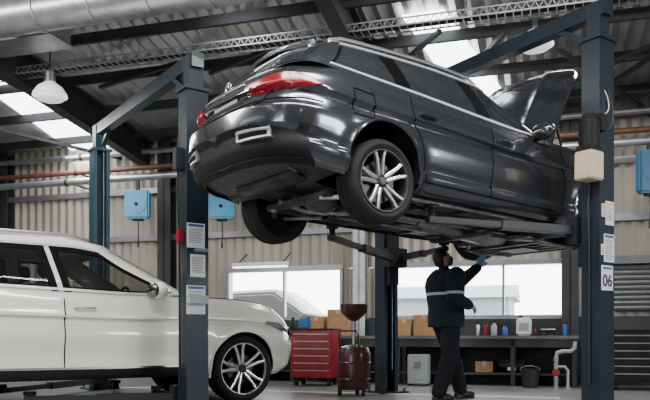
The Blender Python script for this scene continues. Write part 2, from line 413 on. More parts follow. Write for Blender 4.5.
def make_car(p,name,loc,rot,label,paint):
    root=thing(name,loc,0,label,'car'); root.rotation_euler=rot; sh=Shape(p); pm=M_[paint]; gm=M_[p['glass']]; see=p.get('see')
    b=MB()
    SS=[i/22 for i in range(23)]+[1+i/110 for i in range(1,111)]+[2+i/26 for i in range(1,27)]
    TT=[i/48 for i in range(49)]
    for sg in(1,-1): b.rings([[V((q.x,q.y*sg,q.z)) for q in(sh.low(t,s) for t in TT)] for s in SS],False,False)
    arch=[(x,p['az'],p['ar']) for x in p['ax']]
    def cut(bm):
        for ax,az,ar in arch:
            dele=[]
            for f in bm.faces:
                c=f.calc_center_median()
                if abs(c.y)>.45 and math.hypot(c.x-ax,c.z-az)<ar: dele.append(f)
            bmesh.ops.delete(bm,geom=dele,context='FACES')
            for v in bm.verts:
                if v.is_boundary and abs(v.co.y)>.45:
                    d=math.hypot(v.co.x-ax,v.co.z-az)
                    if d<ar+.09 and v.co.z>p['zmin']+.03:
                        k=ar/d; v.co.x=ax+(v.co.x-ax)*k; v.co.z=az+(v.co.z-az)*k
    b.build('body',pm,root,merge=1e-4,fn=cut,smooth=50)
    for ax,az,ar in arch:
        for sg in(1,-1):
            pts=[]
            for k in range(27):
                a=R(-12+204*k/26); x=ax+ar*math.cos(a); z=az+ar*math.sin(a)
                zb=ip(p['zb'],x); zt=ip(p['zt'],x); t=min(1,max(0,(z-zb)/(zt-zb))); q=sh.low(t,sh.lsx(t,x)); pts.append(V((x,q.y*sg,z)))
            b=MB(); b.tube(pts,.014,8); b.build('arch_lip',pm,root)
            b=MB(); rows=[[V((q.x,q.y*(1-.03),q.z)),V((q.x,sg*-.42,q.z))] for q in pts]; b.rings(rows,False,False)
            b.add([V((q.x,sg*-.42,q.z)) for q in pts],[list(range(len(pts)))]); b.build('wheel_arch_liner',M_['well'],root)
    # greenhouse, with true window openings when the cabin can be seen
    b=MB(); ns=100 if see else 30
    SG=[i/30 for i in range(31)]+[1+i/ns for i in range(1,ns+1)]+[2+i/40 for i in range(1,41)]; TG=[i/34 for i in range(35)]
    def inwin(t,s):
        if not see: return False
        if .13<t<.82:
            for b0,b1,u0,u1 in p['wins']:
                if sh.gsx(t,b0+(u0-b0)*t)<s<sh.gsx(t,b1+(u1-b1)*t): return True
        return (s<.58 and .12<t<.86) or (s>2.47 and .10<t<.88)
    for sg in(1,-1):
        o=len(b.v); nt=len(TG)
        for s in SG:
            for t in TG: q=sh.gh(t,s); b.v.append(V((q.x,q.y*sg,q.z)))
        for i in range(len(SG)-1):
            for j in range(nt-1):
                if not inwin((TG[j]+TG[j+1])/2,(SG[i]+SG[i+1])/2): b.f.append([o+i*nt+j,o+i*nt+j+1,o+(i+1)*nt+j+1,o+(i+1)*nt+j])
    b.build('cabin_shell',pm,root,merge=1e-4,smooth=50)
    xr,xf,w=ip(p['gxr'],1),ip(p['gxf'],1),ip(p['gw'],1); rows=[]
    for k in range(41):
        x=xr+(xf-xr)*(.5-.5*math.cos(PI*k/40)); y=ymax(x,xr,xf,w,p['gcr'],p['gnr'],p['gcf'],p['gnf']); rows.append([V((x,y*j/8,sh.crown(x,y*j/8)+.002)) for j in range(-8,9)])
    b=MB(); b.rings(rows,False,False); b.build('roof',pm,root,merge=1e-4,smooth=50)
    b=MB(); rows=[]
    for k,(dx,dz,th) in enumerate(((.12,.004,.004),(.0,.004,.03),(-.06,-.004,.05),(-.12,-.022,.055),(-.145,-.045,.035))):
        x=xr+dx; row=[]
        ws=w*(.97-.05*k/4)
        for j in range(-8,9): y=ws*j/8; row.append(V((x+.08*(j/8)**2*(1 if dx<0 else 0),y,sh.crown(xr,y)+dz)))
        for j in range(8,-9,-1): y=ws*j/8; row.append(V((x+.08*(j/8)**2*(1 if dx<0 else 0),y,sh.crown(xr,y)+dz-th)))
        rows.append(row)
    b.rings(rows); b.build('rear_spoiler',pm,root)
    xr1,xf1,w1=ip(p['xr'],1),ip(p['xf'],1),p['W']*ip(p['wp'],1)
    ym=lambda x: ymax(x,xr1,xf1,w1,p['cr'],p['nr'],p['cf'],p['nf'])*sh.bul(x)
    hx=p['hx']
    def deckrow(x,cr): y=ym(x); return [V((x,y*j/8,ip(p['zt'],x)+cr*(1-(j/8)**2)**.8)) for j in range(-8,9)]
    b=MB(); b.rings([deckrow(xr1+(hx-xr1)*(.5-.5*math.cos(PI*k/30)),.0) for k in range(31)],False,False); b.build('waist_deck',M_['black_trim'] if see else pm,root)
    rows=[deckrow(hx+(xf1-.001-hx)*math.sin(PI/2*k/24),.05) for k in range(25)]
    if p['open']:
        b=MB(); b.rings([[V((q.x,q.y*.95,q.z-.16)) for q in r] for r in rows],False,False); b.build('engine_bay',M_['well'],root)
        piv=V((hx,0,ip(p['zt'],hx)+.03)); Rm=Matrix.Rotation(-R(p['open']),3,'Y'); top=[]
        for k in range(29):
            u=k/28; x=hx+u*p['hl']; y=(.73-.02*u)*(1-.36*max(0,(u-.70)/.30)**2.6)
            top.append([piv+Rm@(V((x,y*j/16,ip(p['zt'],min(x,2.0))+.03+.09*(1-(j/16)**2)**.8+.026*math.exp(-((abs(j)-9)/1.3)**2)-.10*max(0,(u-.72)/.28)**2))-piv) for j in range(-16,17)])
        nn=(top[1][16]-top[0][16]).cross(top[0][18]-top[0][16]).normalized()
        if nn.x<0: nn=-nn
        b=MB(); b.rings(top,False,False); ed=[r[0] for r in top]+list(top[-1][1:-1])+[r[-1] for r in reversed(top)]+list(reversed(top[0][1:-1]))
        b.rings([ed,[q+nn*.04 for q in ed]],True,False); o=b.build('bonnet',pm,root,smooth=40)
        b=MB(); b.rings([[q+nn*.035 for q in r] for r in top],False,False); b.build('bonnet_lining',M_['black_trim'],o)
        b=MB()
        for j in(-11,-4,4,11): b.tube([top[k][16+j]+nn*.05 for k in range(2,25)],.022,6)
        for k in(3,13,23): b.tube([top[k][j]+nn*.05 for j in range(4,29)],.02,6)
        b.build('bonnet_frame',pm,o)
        for sg in(-1,1):
            b=MB(); b.cyl((hx+.35,sg*.66,ip(p['zt'],hx+.35)-.05),top[10][16+sg*14]+nn*.03,.012,n=8); b.build('bonnet_strut',M_['black_trim'],root)
    else:
        b=MB(); b.rings(rows,False,False); b.build('bonnet',pm,root)
        for sg in(-1,1):
            b=MB(); b.tube([r[8+sg*7]+V((0,0,.003)) for r in rows[:22]],.004,6); b.build('bonnet_seam',M_['seam'],root)
    for sg in(1,-1):
        for (b0,b1,u0,u1) in p['wins']:
            f0=lambda t,b0=b0,u0=u0: sh.gsx(t,b0+(u0-b0)*t); f1=lambda t,b1=b1,u1=u1: sh.gsx(t,b1+(u1-b1)*t)
            b=MB(); patch(b,sh.gh,f0,f1,.135,.835,14,8,.002 if see else .004,sg); b.build('side_window',gm,root)
            if see:
                g0=lambda t,b0=b0,u0=u0: sh.gsx(t,b0-.045+(u0-b0)*t); g0b=lambda t,b0=b0,u0=u0: sh.gsx(t,b0+.025+(u0-b0)*t)
                g1=lambda t,b1=b1,u1=u1: sh.gsx(t,b1-.025+(u1-b1)*t); g1b=lambda t,b1=b1,u1=u1: sh.gsx(t,b1+.045+(u1-b1)*t)
                b=MB(); patch(b,sh.gh,g0,g1b,.08,.16,14,1,.005,sg); patch(b,sh.gh,g0,g1b,.79,.875,14,1,.005,sg); patch(b,sh.gh,g0,g0b,.05,.87,1,10,.006,sg); patch(b,sh.gh,g1,g1b,.05,.87,1,10,.006,sg); b.build('window_surround',M_['black_gloss'],root)
        x0,x1=p['wins'][0][0],p['wins'][-1][1]; y0,y1=p['wins'][0][2],p['wins'][-1][3]
        if not see:
            b=MB(); patch(b,sh.gh,lambda t:sh.gsx(t,x0-.03+(y0-x0)*t),lambda t:sh.gsx(t,x1+.03+(y1-x1)*t),.10,.875,40,8,.0015,sg); b.build('window_surround',M_['black_gloss'],root)
        b=MB(); patch(b,sh.gh,lambda t:sh.gsx(t,x0-.03+(y0-x0)*t),lambda t:sh.gsx(t,x1+.05+(y1-x1)*t),.07,.12,40,1,.014,sg); b.build('lower_window_trim',M_[p['wtrim']],root)
        b=MB(); patch(b,sh.gh,lambda t:sh.gsx(t,x0-.03+(y0-x0)*t),lambda t:sh.gsx(t,x1+.03+(y1-x1)*t),.86,.90,40,1,.012,sg); b.build('upper_window_trim',M_[p['wtrim']],root)
        b=MB(); pts=[]
        for k in range(16):
            x=-1.75+1.7*k/15+p.get('rx',0); pts.append(V((x,-sg*w*.94,sh.crown(x,w*.94)+(.03 if 0<k<15 else 0))))
        b.tube(pts,.018,8); b.build('roof_rail',M_[p['rail']],root)
    b=MB()
    for sg in(1,-1): patch(b,sh.gh,0,.64,.06,.9,14,8,.004,sg)
    b.build('rear_window',gm,root,merge=1e-4)
    b=MB()
    for sg in(1,-1): patch(b,sh.gh,2.42,3,.05,.93,14,8,.004,sg)
    b.build('windscreen',gm,root,merge=1e-4)
    if see:
        for x,ws in((-.45,.24),(-1.45,.24)):
            for y in(-.40,.40):
                b=MB(); b.rings([[V((x+dx+sx,y+yy*ws,z)) for sx,yy in((-.06,-1),(.06,-1),(.08,-.6),(.05,0),(.08,.6),(.06,1),(-.06,1),(-.08,0))] for dx,z in((.12,.62),(.06,.9),(0,1.15),(-.03,1.30))]); st=b.build('seat',M_['seat_cloth'],root,bevel=.02)
                b=MB(); b.ell((x-.06,y,1.41),.06,.14,.09); b.build('headrest',M_['seat_cloth'],st)
        b=MB(); b.bx(.45,.98,-.78,.78,.95,1.14); b.build('dashboard',M_['black_trim'],root,bevel=.04)
        b=MB(); b.tube([(.28+.06*math.sin(2*PI*k/24),-.40+.19*math.cos(2*PI*k/24),1.08+.18*math.sin(2*PI*k/24)) for k in range(25)],.014,8); b.bar((.28,-.58,1.08),(.28,-.22,1.08),.04,.03); b.bar((.28,-.4,1.08),(.5,-.4,1.02),.05,.05); b.build('steering_wheel',M_['black_trim'],root)
    def seam(path,sg):
        pts=[]
        for i in range(len(path)-1):
            for k in range(8):
                u=k/8; x=path[i][0]*(1-u)+path[i+1][0]*u; t=path[i][1]*(1-u)+path[i+1][1]*u; q=sh.low(t,sh.lsx(t,x)); pts.append(V((q.x,q.y*sg,q.z)))
        b.tube(pts,.0065,6)
    for sg in(1,-1):
        for path in p['seams']:
            b=MB(); seam(path,sg); b.build('door_seam',M_['seam'],root)
        for x,t in p['handles']:
            b=MB(); q=sh.low(t,sh.lsx(t,x)); y=(q.y-.022)*sg
            b.tube([V((x-.1,q.y*sg,q.z)),V((x-.085,y,q.z+.004)),V((x,y-.004*sg,q.z+.006)),V((x+.085,y,q.z+.004)),V((x+.1,q.y*sg,q.z))],.016,8); b.build('door_handle',M_[p['handm']] if p['handm'] else pm,root)
        mx,mz=p['mir']; y=p['W']-.03; ms=p.get('msize',1)
        b=MB(); b.ell((mx,-sg*(y+.09),mz+.07),.075*ms,.12*ms,.075*ms); o=b.build('door_mirror',pm,root)
        b=MB(); b.bar((mx,-sg*(y-.12),mz-.02),(mx,-sg*(y+.02),mz+.03),.08,.04); b.build('mirror_arm',M_['black_trim'],o)
        b=MB(); b.ell((mx-.05*ms,-sg*(y+.09),mz+.07),.035*ms,.105*ms,.062*ms); b.build('mirror_glass',M_['glass_dark'],o)
        b=MB(); ax0,ax1=p['ax']
        patch(b,sh.low,lambda t:sh.lsx(t,ax0+p['ar']+.03),lambda t:sh.lsx(t,ax1-p['ar']-.03),0,p['sill'],40,4,.008,sg); b.build('sill',M_['black_trim'] if p['sillb'] else pm,root)
        if p.get('strip'):
            b=MB(); patch(b,sh.low,lambda t:sh.lsx(t,ax0+p['ar']+.08),lambda t:sh.lsx(t,ax1-p['ar']-.08),p['sill'],p['sill']+.025,40,1,.012,sg); b.build('chrome_strip',M_['chrome'],root)
        b=MB(); patch(b,sh.low,sh.lsy(.40),lambda t:sh.lsx(t,p['tlx']),lambda u:.69+.08*u*u*u,lambda u:.77+.09*math.sin(PI*min(1,.1+u*.62))-.07*u**4,40,8,.009,sg); o=b.build('tail_lamp',M_['red_lens'],root)
        b=MB(); patch(b,sh.low,sh.lsy(.48),lambda t:sh.lsx(t,p['tlx']-.16),lambda u:.755+.012*u,lambda u:.77+.014*u,30,2,.011,sg); b.build('lamp_band',M_['pink_lens'],o)
        b=MB(); patch(b,sh.low,lambda t:sh.lsx(t,p['hlx']),2.66,lambda u:.72-.14*u,lambda u:.76+.08*u,20,6,.006,sg); o=b.build('head_lamp',M_['clear_lens'],root)
        b=MB(); patch(b,sh.low,2.42,2.62,.66,.78,8,6,.009,sg); b.build('lamp_inner',M_['black_gloss'],o)
        b=MB(); patch(b,sh.low,lambda t:sh.lsx(t,-2.22+.10*(t-.2)),lambda t:sh.lsx(t,-2.15+.16*(t-.2)),.24,.50,3,8,.003,sg); b.build('bumper_vent',M_['black_trim'],root)
    b=MB()
    for sg in(1,-1): patch(b,sh.low,0,.82,0,lambda u:.34-.12*u**3,24,6,.006,sg)
    b.build('rear_diffuser',M_['black_trim'],root,merge=1e-4)
    b=MB()
    for sg in(1,-1): patch(b,sh.low,0,.72,.035,.05,20,1,.02,sg)
    b.build('diffuser_edge',M_['chrome'] if p.get('dchrome') else M_['black_trim'],root,merge=1e-4)
    for sg in(1,-1):
        b=MB(); patch(b,sh.low,sh.lsy(.36),sh.lsy(.70),.20,.315,14,4,.034,sg,.05); o=b.build('exhaust_tip',M_['tip_chrome'],root)
        b=MB(); patch(b,sh.low,sh.lsy(.39),sh.lsy(.675),.222,.292,12,3,.037,sg,.006); b.build('exhaust_hole',M_['well'],o)
    b=MB()
    for sg in(1,-1): patch(b,sh.low,0,sh.lsy(.33),.64,.80,8,4,.003,sg)
    b.build('plate_recess',M_['black_trim'],root,merge=1e-4)
    b=MB(); q=sh.low(.71,0.0); b.bx(q.x-.012,q.x-.004,-.19,.19,q.z-.045,q.z+.045); b.build('blank_plate',M_['grey_plastic'],root)
    b=MB()
    for sg in(1,-1): patch(b,sh.low,0,sh.lsy(.34),.81,.83,10,1,.014,sg)
    b.build('tailgate_strip',M_['chrome'],root,merge=1e-4)
    b=MB(); q=sh.low(.92,0.0); x=q.x-.012; b.tube([(x,.042*math.cos(2*PI*k/24),q.z+.042*math.sin(2*PI*k/24)) for k in range(25)],.004,6)
    for k in range(3):
        a=PI/2+2*PI*k/3; b.cyl((x,0,q.z),(x,.04*math.cos(a),q.z+.04*math.sin(a)),.007,.002,8)
    b.build('emblem',M_['chrome'],root)
    b=MB()
    for sg in(1,-1):
        pp=[sh.low(t,s) for t,s in((1,sh.lsy(.70)),(.9,sh.lsy(.69)),(.72,sh.lsy(.62)),(.6,sh.lsy(.58)),(.56,sh.lsy(.5)),(.55,sh.lsy(.25)),(.55,0))]
        b.tube([V((q.x,q.y*sg,q.z)) for q in pp],.007,6)
    b.build('tailgate_seam',M_['seam'],root)
    b=MB()
    for sg in(1,-1):
        pp=[sh.low(.60,k/20) for k in range(0,19)]; b.tube([V((q.x,q.y*sg,q.z)) for q in pp],.006,6)
    b.build('bumper_seam',M_['seam'],root)
    b=MB(); xr0,xf0,w0=ip(p['xr'],0),ip(p['xf'],0),p['W']*ip(p['wp'],0); rows=[]
    for k in range(121):
        x=xr0+.002+(xf0-xr0-.004)*k/120; y=ymax(x,xr0,xf0,w0,p['cr'],p['nr'],p['cf'],p['nf'])*sh.bul(x)
        for ax,az,ar in arch:
            if abs(x-ax)<ar: y=min(y,.43)
        row=[]
        for j in range(-10,11):
            yy=y*j/10; dz=.0
            if abs(yy)<.16 and -1.9<x<1.2: dz=.06
            if x<-1.9 : dz=.02
            row.append(V((x,yy,ip(p['zb'],x)+.005+dz)))
        rows.append(row)
    b.rings(rows,False,False); b.build('floor_pan',M_['under_dark'],root,smooth=25)
    rt,rr,ww,dr0,dr1=p['wheel']
    for x,dr in zip(p['ax'],(dr0,dr1)):
        for sg in(-1,1): wheel(root,V((x,sg*(p['W']-.02-ww/2),p['az']-dr)),sg,rt,rr,ww,p['spoke'],p['lip'],p['sw'])
    return root,sh
UA=R(36); U=V((math.cos(UA),math.sin(UA),0)); N=V((math.sin(UA),-math.cos(UA),0))
grey=dict(W=.895,fl=.022,wp=[(0,.90),(.05,.95),(.13,.974),(.19,.980),(.23,.960),(.34,.978),(.5,.993),(.64,.978),(.70,.966),(.720,1.010),(.76,1.0),(.82,.985),(.92,.968),(1,.94)],
 xr=[(0,-2.34),(.12,-2.44),(.29,-2.45),(.335,-2.495),(.52,-2.49),(.57,-2.43),(.66,-2.405),(.72,-2.375),(.75,-2.41),(.85,-2.40),(.9,-2.37),(1,-2.27)],
 xf=[(0,2.05),(.3,2.2),(.6,2.2),(.85,2.12),(1,2.0)],cr=.56,nr=3.0,cf=.9,nf=2.5,
 zb=[(-2.5,.30),(-2.0,.26),(-1.5,.2),(1.5,.18),(2.2,.17)],zt=[(-2.3,1.045),(-1.2,.995),(.4,.93),(.9,.935),(1.4,.89),(1.9,.80),(2.1,.7)],
 gw=[(0,.825),(.25,.795),(.6,.705),(.9,.60),(1,.555)],gxr=[(0,-2.26),(.4,-2.16),(.8,-1.99),(1,-1.88)],gxf=[(0,.96),(.5,.56),(1,.14)],gcr=.3,gnr=3.3,gcf=.42,gnf=2.5,
 re=[(-2.0,1.335),(-1.4,1.39),(-.6,1.42),(-.2,1.41),(.2,1.36)],cw=.045,ax=(-1.42,1.42),az=.33,ar=.372,zmin=.18,hx=.82,hl=1.14,open=69,
 wins=[(-1.95,-1.27,-1.64,-1.35),(-1.10,-.30,-1.17,-.44),(-.12,.64,-.26,-.14)],wtrim='trim_bright',handm=None,glass='glass_dark',rail='alloy',
 seams=[[(-.98,.12),(-1.0,.3),(-1.05,.55),(-1.14,.75),(-1.16,1)],[(-.18,.02),(-.18,.5),(-.19,1)],[(.86,.02),(.86,.6),(.78,1)],[(-1.0,.12),(0,.115),(.86,.12)],[(-1.75,.60),(-1.55,.60),(-1.55,.84),(-1.75,.84),(-1.75,.60)]],
 handles=[(-.98,.80),(-.02,.80)],mir=(.44,.90),sill=.10,sillb=False,tlx=-2.02,hlx=1.75,wheel=(.335,.25,.24,.10,.0),spoke='alloy',lip='alloy_dark',sw=.92)
ZG=1.74; TILT=R(1.8)
OG=V((1.104,7.257,ZG-1.42*math.sin(TILT)))
car,shg=make_car(grey,'estate_car',OG,(0,TILT,UA),'dark grey estate car raised on the two-post lift with its bonnet open','grey_paint')
def cp(n,m,mb,**k): return mb.build(n,M_[m],car,**k)
b=MB(); b.tube([(1.2,.05,.15),(.8,.02,.15),(0,0,.16),(-.9,0,.16),(-1.2,.08,.14),(-1.45,.2,.14),(-1.7,.25,.2)],.032,10); cp('exhaust_pipe','under_steel',b)
b=MB(); b.tube([(1.2,-.08,.15),(.8,-.07,.15),(0,-.08,.17),(-.9,-.08,.17)],.028,10); cp('exhaust_pipe','under_steel',b)
b=MB(); b.cyl((.45,-.03,.15),(-.15,-.03,.15),.085,n=18); b.cyl((.45,-.03,.15),(.58,-.03,.15),.085,.035,n=18); b.cyl((-.15,-.03,.15),(-.28,-.03,.15),.085,.035,n=18); cp('catalytic_box','shield',b)
b=MB(); b.rings([[V((-1.92+.12*math.cos(2*PI*j/20)*k,y,.285+.06*math.sin(2*PI*j/20)*k)) for j in range(20)] for y,k in((-.46,.6),(-.42,1),(.42,1),(.46,.6))]); cp('muffler','under_dark',b)
for sg in(-1,1):
    b=MB(); b.tube([(-1.9,sg*.40,.29),(-2.08,sg*.5,.32),(-2.22,sg*.53,.36)],.03,10); cp('tail_pipe','under_steel',b)
b=MB()
for x in(-1.65,-1.2): b.bar((x,-.48,.16),(x,.48,.16),.07,.06)
for sg in(-1,1): b.bar((-1.7,sg*.42,.16),(-1.15,sg*.42,.16),.06,.06)
cp('rear_subframe','under',b,bevel=.01)
b=MB(); b.ell((-1.42,0,.2),.17,.14,.11); cp('differential','under',b)
for sg in(-1,1):
    for x,z in((-1.42,.2),(1.42,.24)):
        b=MB(); b.cyl((x,sg*.12,z),(x,sg*.72,z+.03),.025,n=10); cp('drive_shaft','under_steel',b)
    for xa,xb in((-1.68,-1.46),(-1.15,-1.38),(1.05,1.38),(1.6,1.45)):
        b=MB(); b.bar((xa,sg*.36,.13),(xb,sg*.70,.13),.05,.03); cp('suspension_arm','under_steel',b,bevel=.006)
    for x in(-1.3,1.42):
        b=MB(); pts=[(x+.05*math.cos(k*.6),sg*.6+.05*math.sin(k*.6),.17+k*.005) for k in range(70)]; b.tube(pts,.007,6); cp('spring','under_steel',b)
        b=MB(); b.cyl((x,sg*.6,.14),(x,sg*.58,.6),.022,n=10); cp('damper','black_trim',b)
    b=MB(); b.bx(-.95,.75,min(sg*.22,sg*.66),max(sg*.22,sg*.66),.165,.21); cp('floor_shield','under',b,bevel=.015)
    for x in(-.7,-.3,.1,.5):
        b=MB(); b.bx(x-.03,x+.03,min(sg*.2,sg*.68),max(sg*.2,sg*.68),.145,.17); cp('floor_rib','under',b,bevel=.006)
    b=MB(); b.bx(-1.05,.95,sg*.72-.02,sg*.72+.02,.15,.21); cp('jacking_rail','under',b,bevel=.008)
    for k,(yo,r) in enumerate(((.2,.010),(.24,.008),(.58,.012))):
        b=MB(); b.tube([(.9,sg*yo,.13),(.2,sg*(yo+.02),.12),(-.6,sg*yo,.125),(-1.1,sg*(yo+.08),.14)],r,6); cp('underbody_line','under_steel' if k<2 else 'black_trim',b)
    b=MB(); b.tube([(1.15,sg*.62,.2),(1.0,sg*.55,.10),(.8,sg*.5,.12),(.7,sg*.35,.14)],.02,8); cp('coolant_hose','black_trim',b)
    b=MB(); b.tube([(1.65,sg*.52,.06),(1.3,sg*.55,.03),(1.0,sg*.50,.05),(.85,sg*.3,.07)],.016,8); cp('anti_roll_bar','under_steel',b)
    b=MB(); b.bx(.80,1.02,min(sg*.18,sg*.5),max(sg*.18,sg*.5),.07,.11); cp('heat_shield','shield',b,bevel=.02)
b=MB(); b.bx(1.05,1.78,-.50,.50,.06,.14); cp('engine_undertray','under_dark',b,bevel=.03)
for x in(1.18,1.33,1.48):
    b=MB(); b.bar((x,-.44,.05),(x,.44,.05),.05,.03); cp('undertray_rib','under',b,bevel=.008)
b=MB(); b.rings([[V((1.78+dx,y,.10+dz)) for y in(-.62,-.4,0,.4,.62) ]+[V((1.78+dx,y,.16+dz)) for y in(.62,.4,0,-.4,-.62)] for dx,dz in((0,0),(.12,.02),(.2,.05))]); cp('front_tray','black_trim',b)
b=MB()
for x in(1.02,1.62): b.bar((x,-.52,.06),(x,.52,.06),.08,.05)
for sg in(-1,1): b.bar((.95,sg*.46,.06),(1.7,sg*.46,.06),.06,.06)
cp('front_subframe','under',b,bevel=.012)
b=MB(); b.bx(1.12,1.45,-.2,.2,.025,.08); cp('oil_pan','under',b,bevel=.02)
b=MB(); b.rings([[V((x,y*w,.13+z*h)) for y,z in((-1,-.5),(-.6,-1),(.6,-1),(1,-.5),(1,.8),(-1,.8))] for x,w,h in((.15,.08,.05),(.4,.13,.07),(.7,.17,.08),(.86,.2,.09))]); cp('gearbox','under_steel',b)
b=MB(); b.bar((.35,-.4,.07),(.35,.4,.07),.10,.04); cp('gearbox_crossmember','under',b,bevel=.01)
b=MB(); b.bx(-1.12,-.78,-.58,.58,.13,.2); cp('fuel_tank','black_trim',b,bevel=.03)
b=MB(); b.cyl((.15,-.0,.17),(-1.3,0,.19),.03,n=12); cp('propeller_shaft','under_steel',b)
suv=dict(W=.955,fl=.02,wp=[(0,.93),(.05,.965),(.15,.98),(.28,.972),(.4,.988),(.5,1.0),(.66,.980),(.71,.970),(.733,1.008),(.8,.99),(.92,.965),(1,.94)],
 xr=[(0,-2.42),(.3,-2.52),(.55,-2.5),(.85,-2.44),(1,-2.3)],xf=[(0,2.26),(.2,2.42),(.5,2.46),(.75,2.45),(.9,2.38),(1,2.25)],cr=.58,nr=2.9,cf=.95,nf=2.8,
 zb=[(-2.5,.42),(-1.6,.32),(1.5,.31),(2.2,.28)],zt=[(-2.3,1.20),(-1.2,1.17),(.3,1.13),(.95,1.14),(1.4,1.13),(1.9,1.07),(2.15,.99),(2.27,.92)],
 gw=[(0,.895),(.25,.87),(.6,.785),(.9,.68),(1,.63)],gxr=[(0,-2.28),(.4,-2.2),(.8,-2.05),(1,-1.95)],gxf=[(0,1.12),(.5,.66),(1,.16)],gcr=.3,gnr=3.5,gcf=.42,gnf=2.5,
 re=[(-2.0,1.66),(-1.2,1.71),(-.4,1.71),(.15,1.64)],cw=.07,ax=(-1.62,1.5),az=.37,ar=.42,zmin=.31,hx=1.0,open=0,see=True,
 wins=[(-2.0,-1.45,-1.75,-1.5),(-1.35,-.54,-1.40,-.66),(-.40,.75,-.52,-.24)],wtrim='trim_bright',handm='chrome',glass='glass_cabin',rail='alloy',rx=-.1,dchrome=True,
 seams=[[(-1.15,.1),(-1.2,.4),(-1.38,.75),(-1.4,1)],[(-.46,.02),(-.46,.5),(-.46,1)],[(.86,.02),(.9,.5),(.78,1)],[(-1.15,.13),(0,.13),(.86,.13)]],
 handles=[(-1.2,.83),(-.26,.83)],mir=(.46,1.13),msize=1.25,sill=.12,sillb=True,strip=True,tlx=-2.0,hlx=1.78,wheel=(.375,.29,.26,0,0),spoke='alloy',lip='alloy',sw=1.12)
WF=V((-.89,8.06,0))
OS=WF-U*1.5-N*.95; OS.z=0.005
suvo,shs=make_car(suv,'suv',OS,(0,0,UA),'white suv parked on the floor behind the left lift post','white_paint')
# ------------------------------------------------------------------ two-post lifts
def make_lift(near,far,hn,hf,label,m1,m2,zc,car_o,pads):
    L=(near+far)/2; root=thing('two_post_lift',V((L.x,L.y,0)),0,label,'car lift')
    for P,h,sg,m in((near,hn,1,m1),(far,hf,-1,m2)):
        n=N*sg
        def pt(a,bb,z): q=P+U*a+n*bb; return V((q.x,q.y,z))
        A,B,t=.115,.095,.022
        poly=[(-A,B),(A,B),(A,-B),(A-.05,-B),(A-.05,-B+t),(A-t,-B+t),(A-t,B-t),(-A+t,B-t),(-A+t,-B+t),(-A+.05,-B+t),(-A+.05,-B),(-A,-B)]
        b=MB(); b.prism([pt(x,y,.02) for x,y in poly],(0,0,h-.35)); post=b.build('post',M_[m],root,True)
        b=MB(); b.prism([pt(x,y,0) for x,y in((-.22,.17),(.22,.17),(.22,-.2),(-.22,-.2))],(0,0,.022))
        for x,y in((-.18,.13),(.18,.13),(-.18,-.15),(.18,-.15)): b.cyl(pt(x,y,.02),pt(x,y,.06),.014,n=8)
        b.build('base_plate',M_[m],post,True)
        b=MB(); b.prism([pt(x,y,h-.33) for x,y in((-.075,.07),(.075,.07),(.075,-.07),(-.075,-.07))],(0,0,.33)); b.prism([pt(x,y,h-.36) for x,y in((-.14,.12),(.14,.12),(.14,-.12),(-.14,-.12))],(0,0,.03)); b.build('top_extension',M_[m],post,True)
        b=MB(); b.prism([pt(x,y,zc-.35) for x,y in((-.08,.05),(.08,.05),(.08,-.16),(-.08,-.16))],(0,0,.75)); b.prism([pt(x,y,zc-.12) for x,y in((-.15,-.12),(.15,-.12),(.15,-.24),(-.15,-.24))],(0,0,.24)); b.build('carriage',M_['lift_dark'],root,True,bevel=.006)
        for (lx,ly,zpad) in pads:
            s0=pt(.1 if lx>0 else -.1,-.19,zc); e=car_o+U*lx+N*sg*ly
            e=V((e.x,e.y,zc)); d=(e-s0).normalized(); mid=s0+(e-s0)*.55
            b=MB(); b.bar(s0,mid,.10,.08); b.bar(mid-d*.05,e+d*.05,.075,.055); b.cyl(s0+V((0,0,-.1)),s0+V((0,0,.1)),.05,n=14); arm=b.build('swing_arm',M_['lift_dark'],root,True,bevel=.006)
            b=MB(); b.cyl(e,V((e.x,e.y,zpad-.03)),.03,n=12); b.cyl(V((e.x,e.y,zpad-.035)),V((e.x,e.y,zpad)),.06,n=16); b.build('lift_pad',M_['black_plastic'],arm,True)
        b=MB(); q=P-n*.14; b.bar(V((q.x,q.y,h-.3)),V((q.x-n.x*.3,q.y-n.y*.3,h-.1)),.05,.05); b.build('beam_brace',M_[m1],root,True)
        b=MB(); q=P-n*.08+U*.03; b.cyl(V((q.x,q.y,.3)),V((q.x,q.y,h-.15)),.006,n=6); b.build('lift_cable',M_['steel'],root,True)
    b=MB(); a=V((near.x,near.y,hn-.06)); c=V((far.x,far.y,hf-.06)); d=(c-a).normalized(); b.bar(a-d*.12,c+d*.12,.12,.14); b.build('overhead_beam',M_[m1],root,True)
    return root
n2=V((2.55,6.78,0)); f2=V((.80,9.45,0))
lift2=make_lift(n2,f2,3.84,3.84,'dark blue two-post car lift holding up the grey estate car','lift_blue','lift_blue',1.74,OG,[(-.75,.72,OG.z+.152+.75*math.sin(TILT)),(.85,.72,OG.z+.150-.85*math.sin(TILT))])
n1=V((-1.30,7.16,0)); f1=V((-3.14,10.1,0))
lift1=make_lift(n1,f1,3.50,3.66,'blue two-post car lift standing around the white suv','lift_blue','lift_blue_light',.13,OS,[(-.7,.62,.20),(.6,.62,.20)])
def onface(P,a,z):
    q=P+N*.097+U*a; return Matrix(((U.x,0,N.x,q.x),(U.y,0,N.y,q.y),(0,1,0,z),(0,0,0,1)))
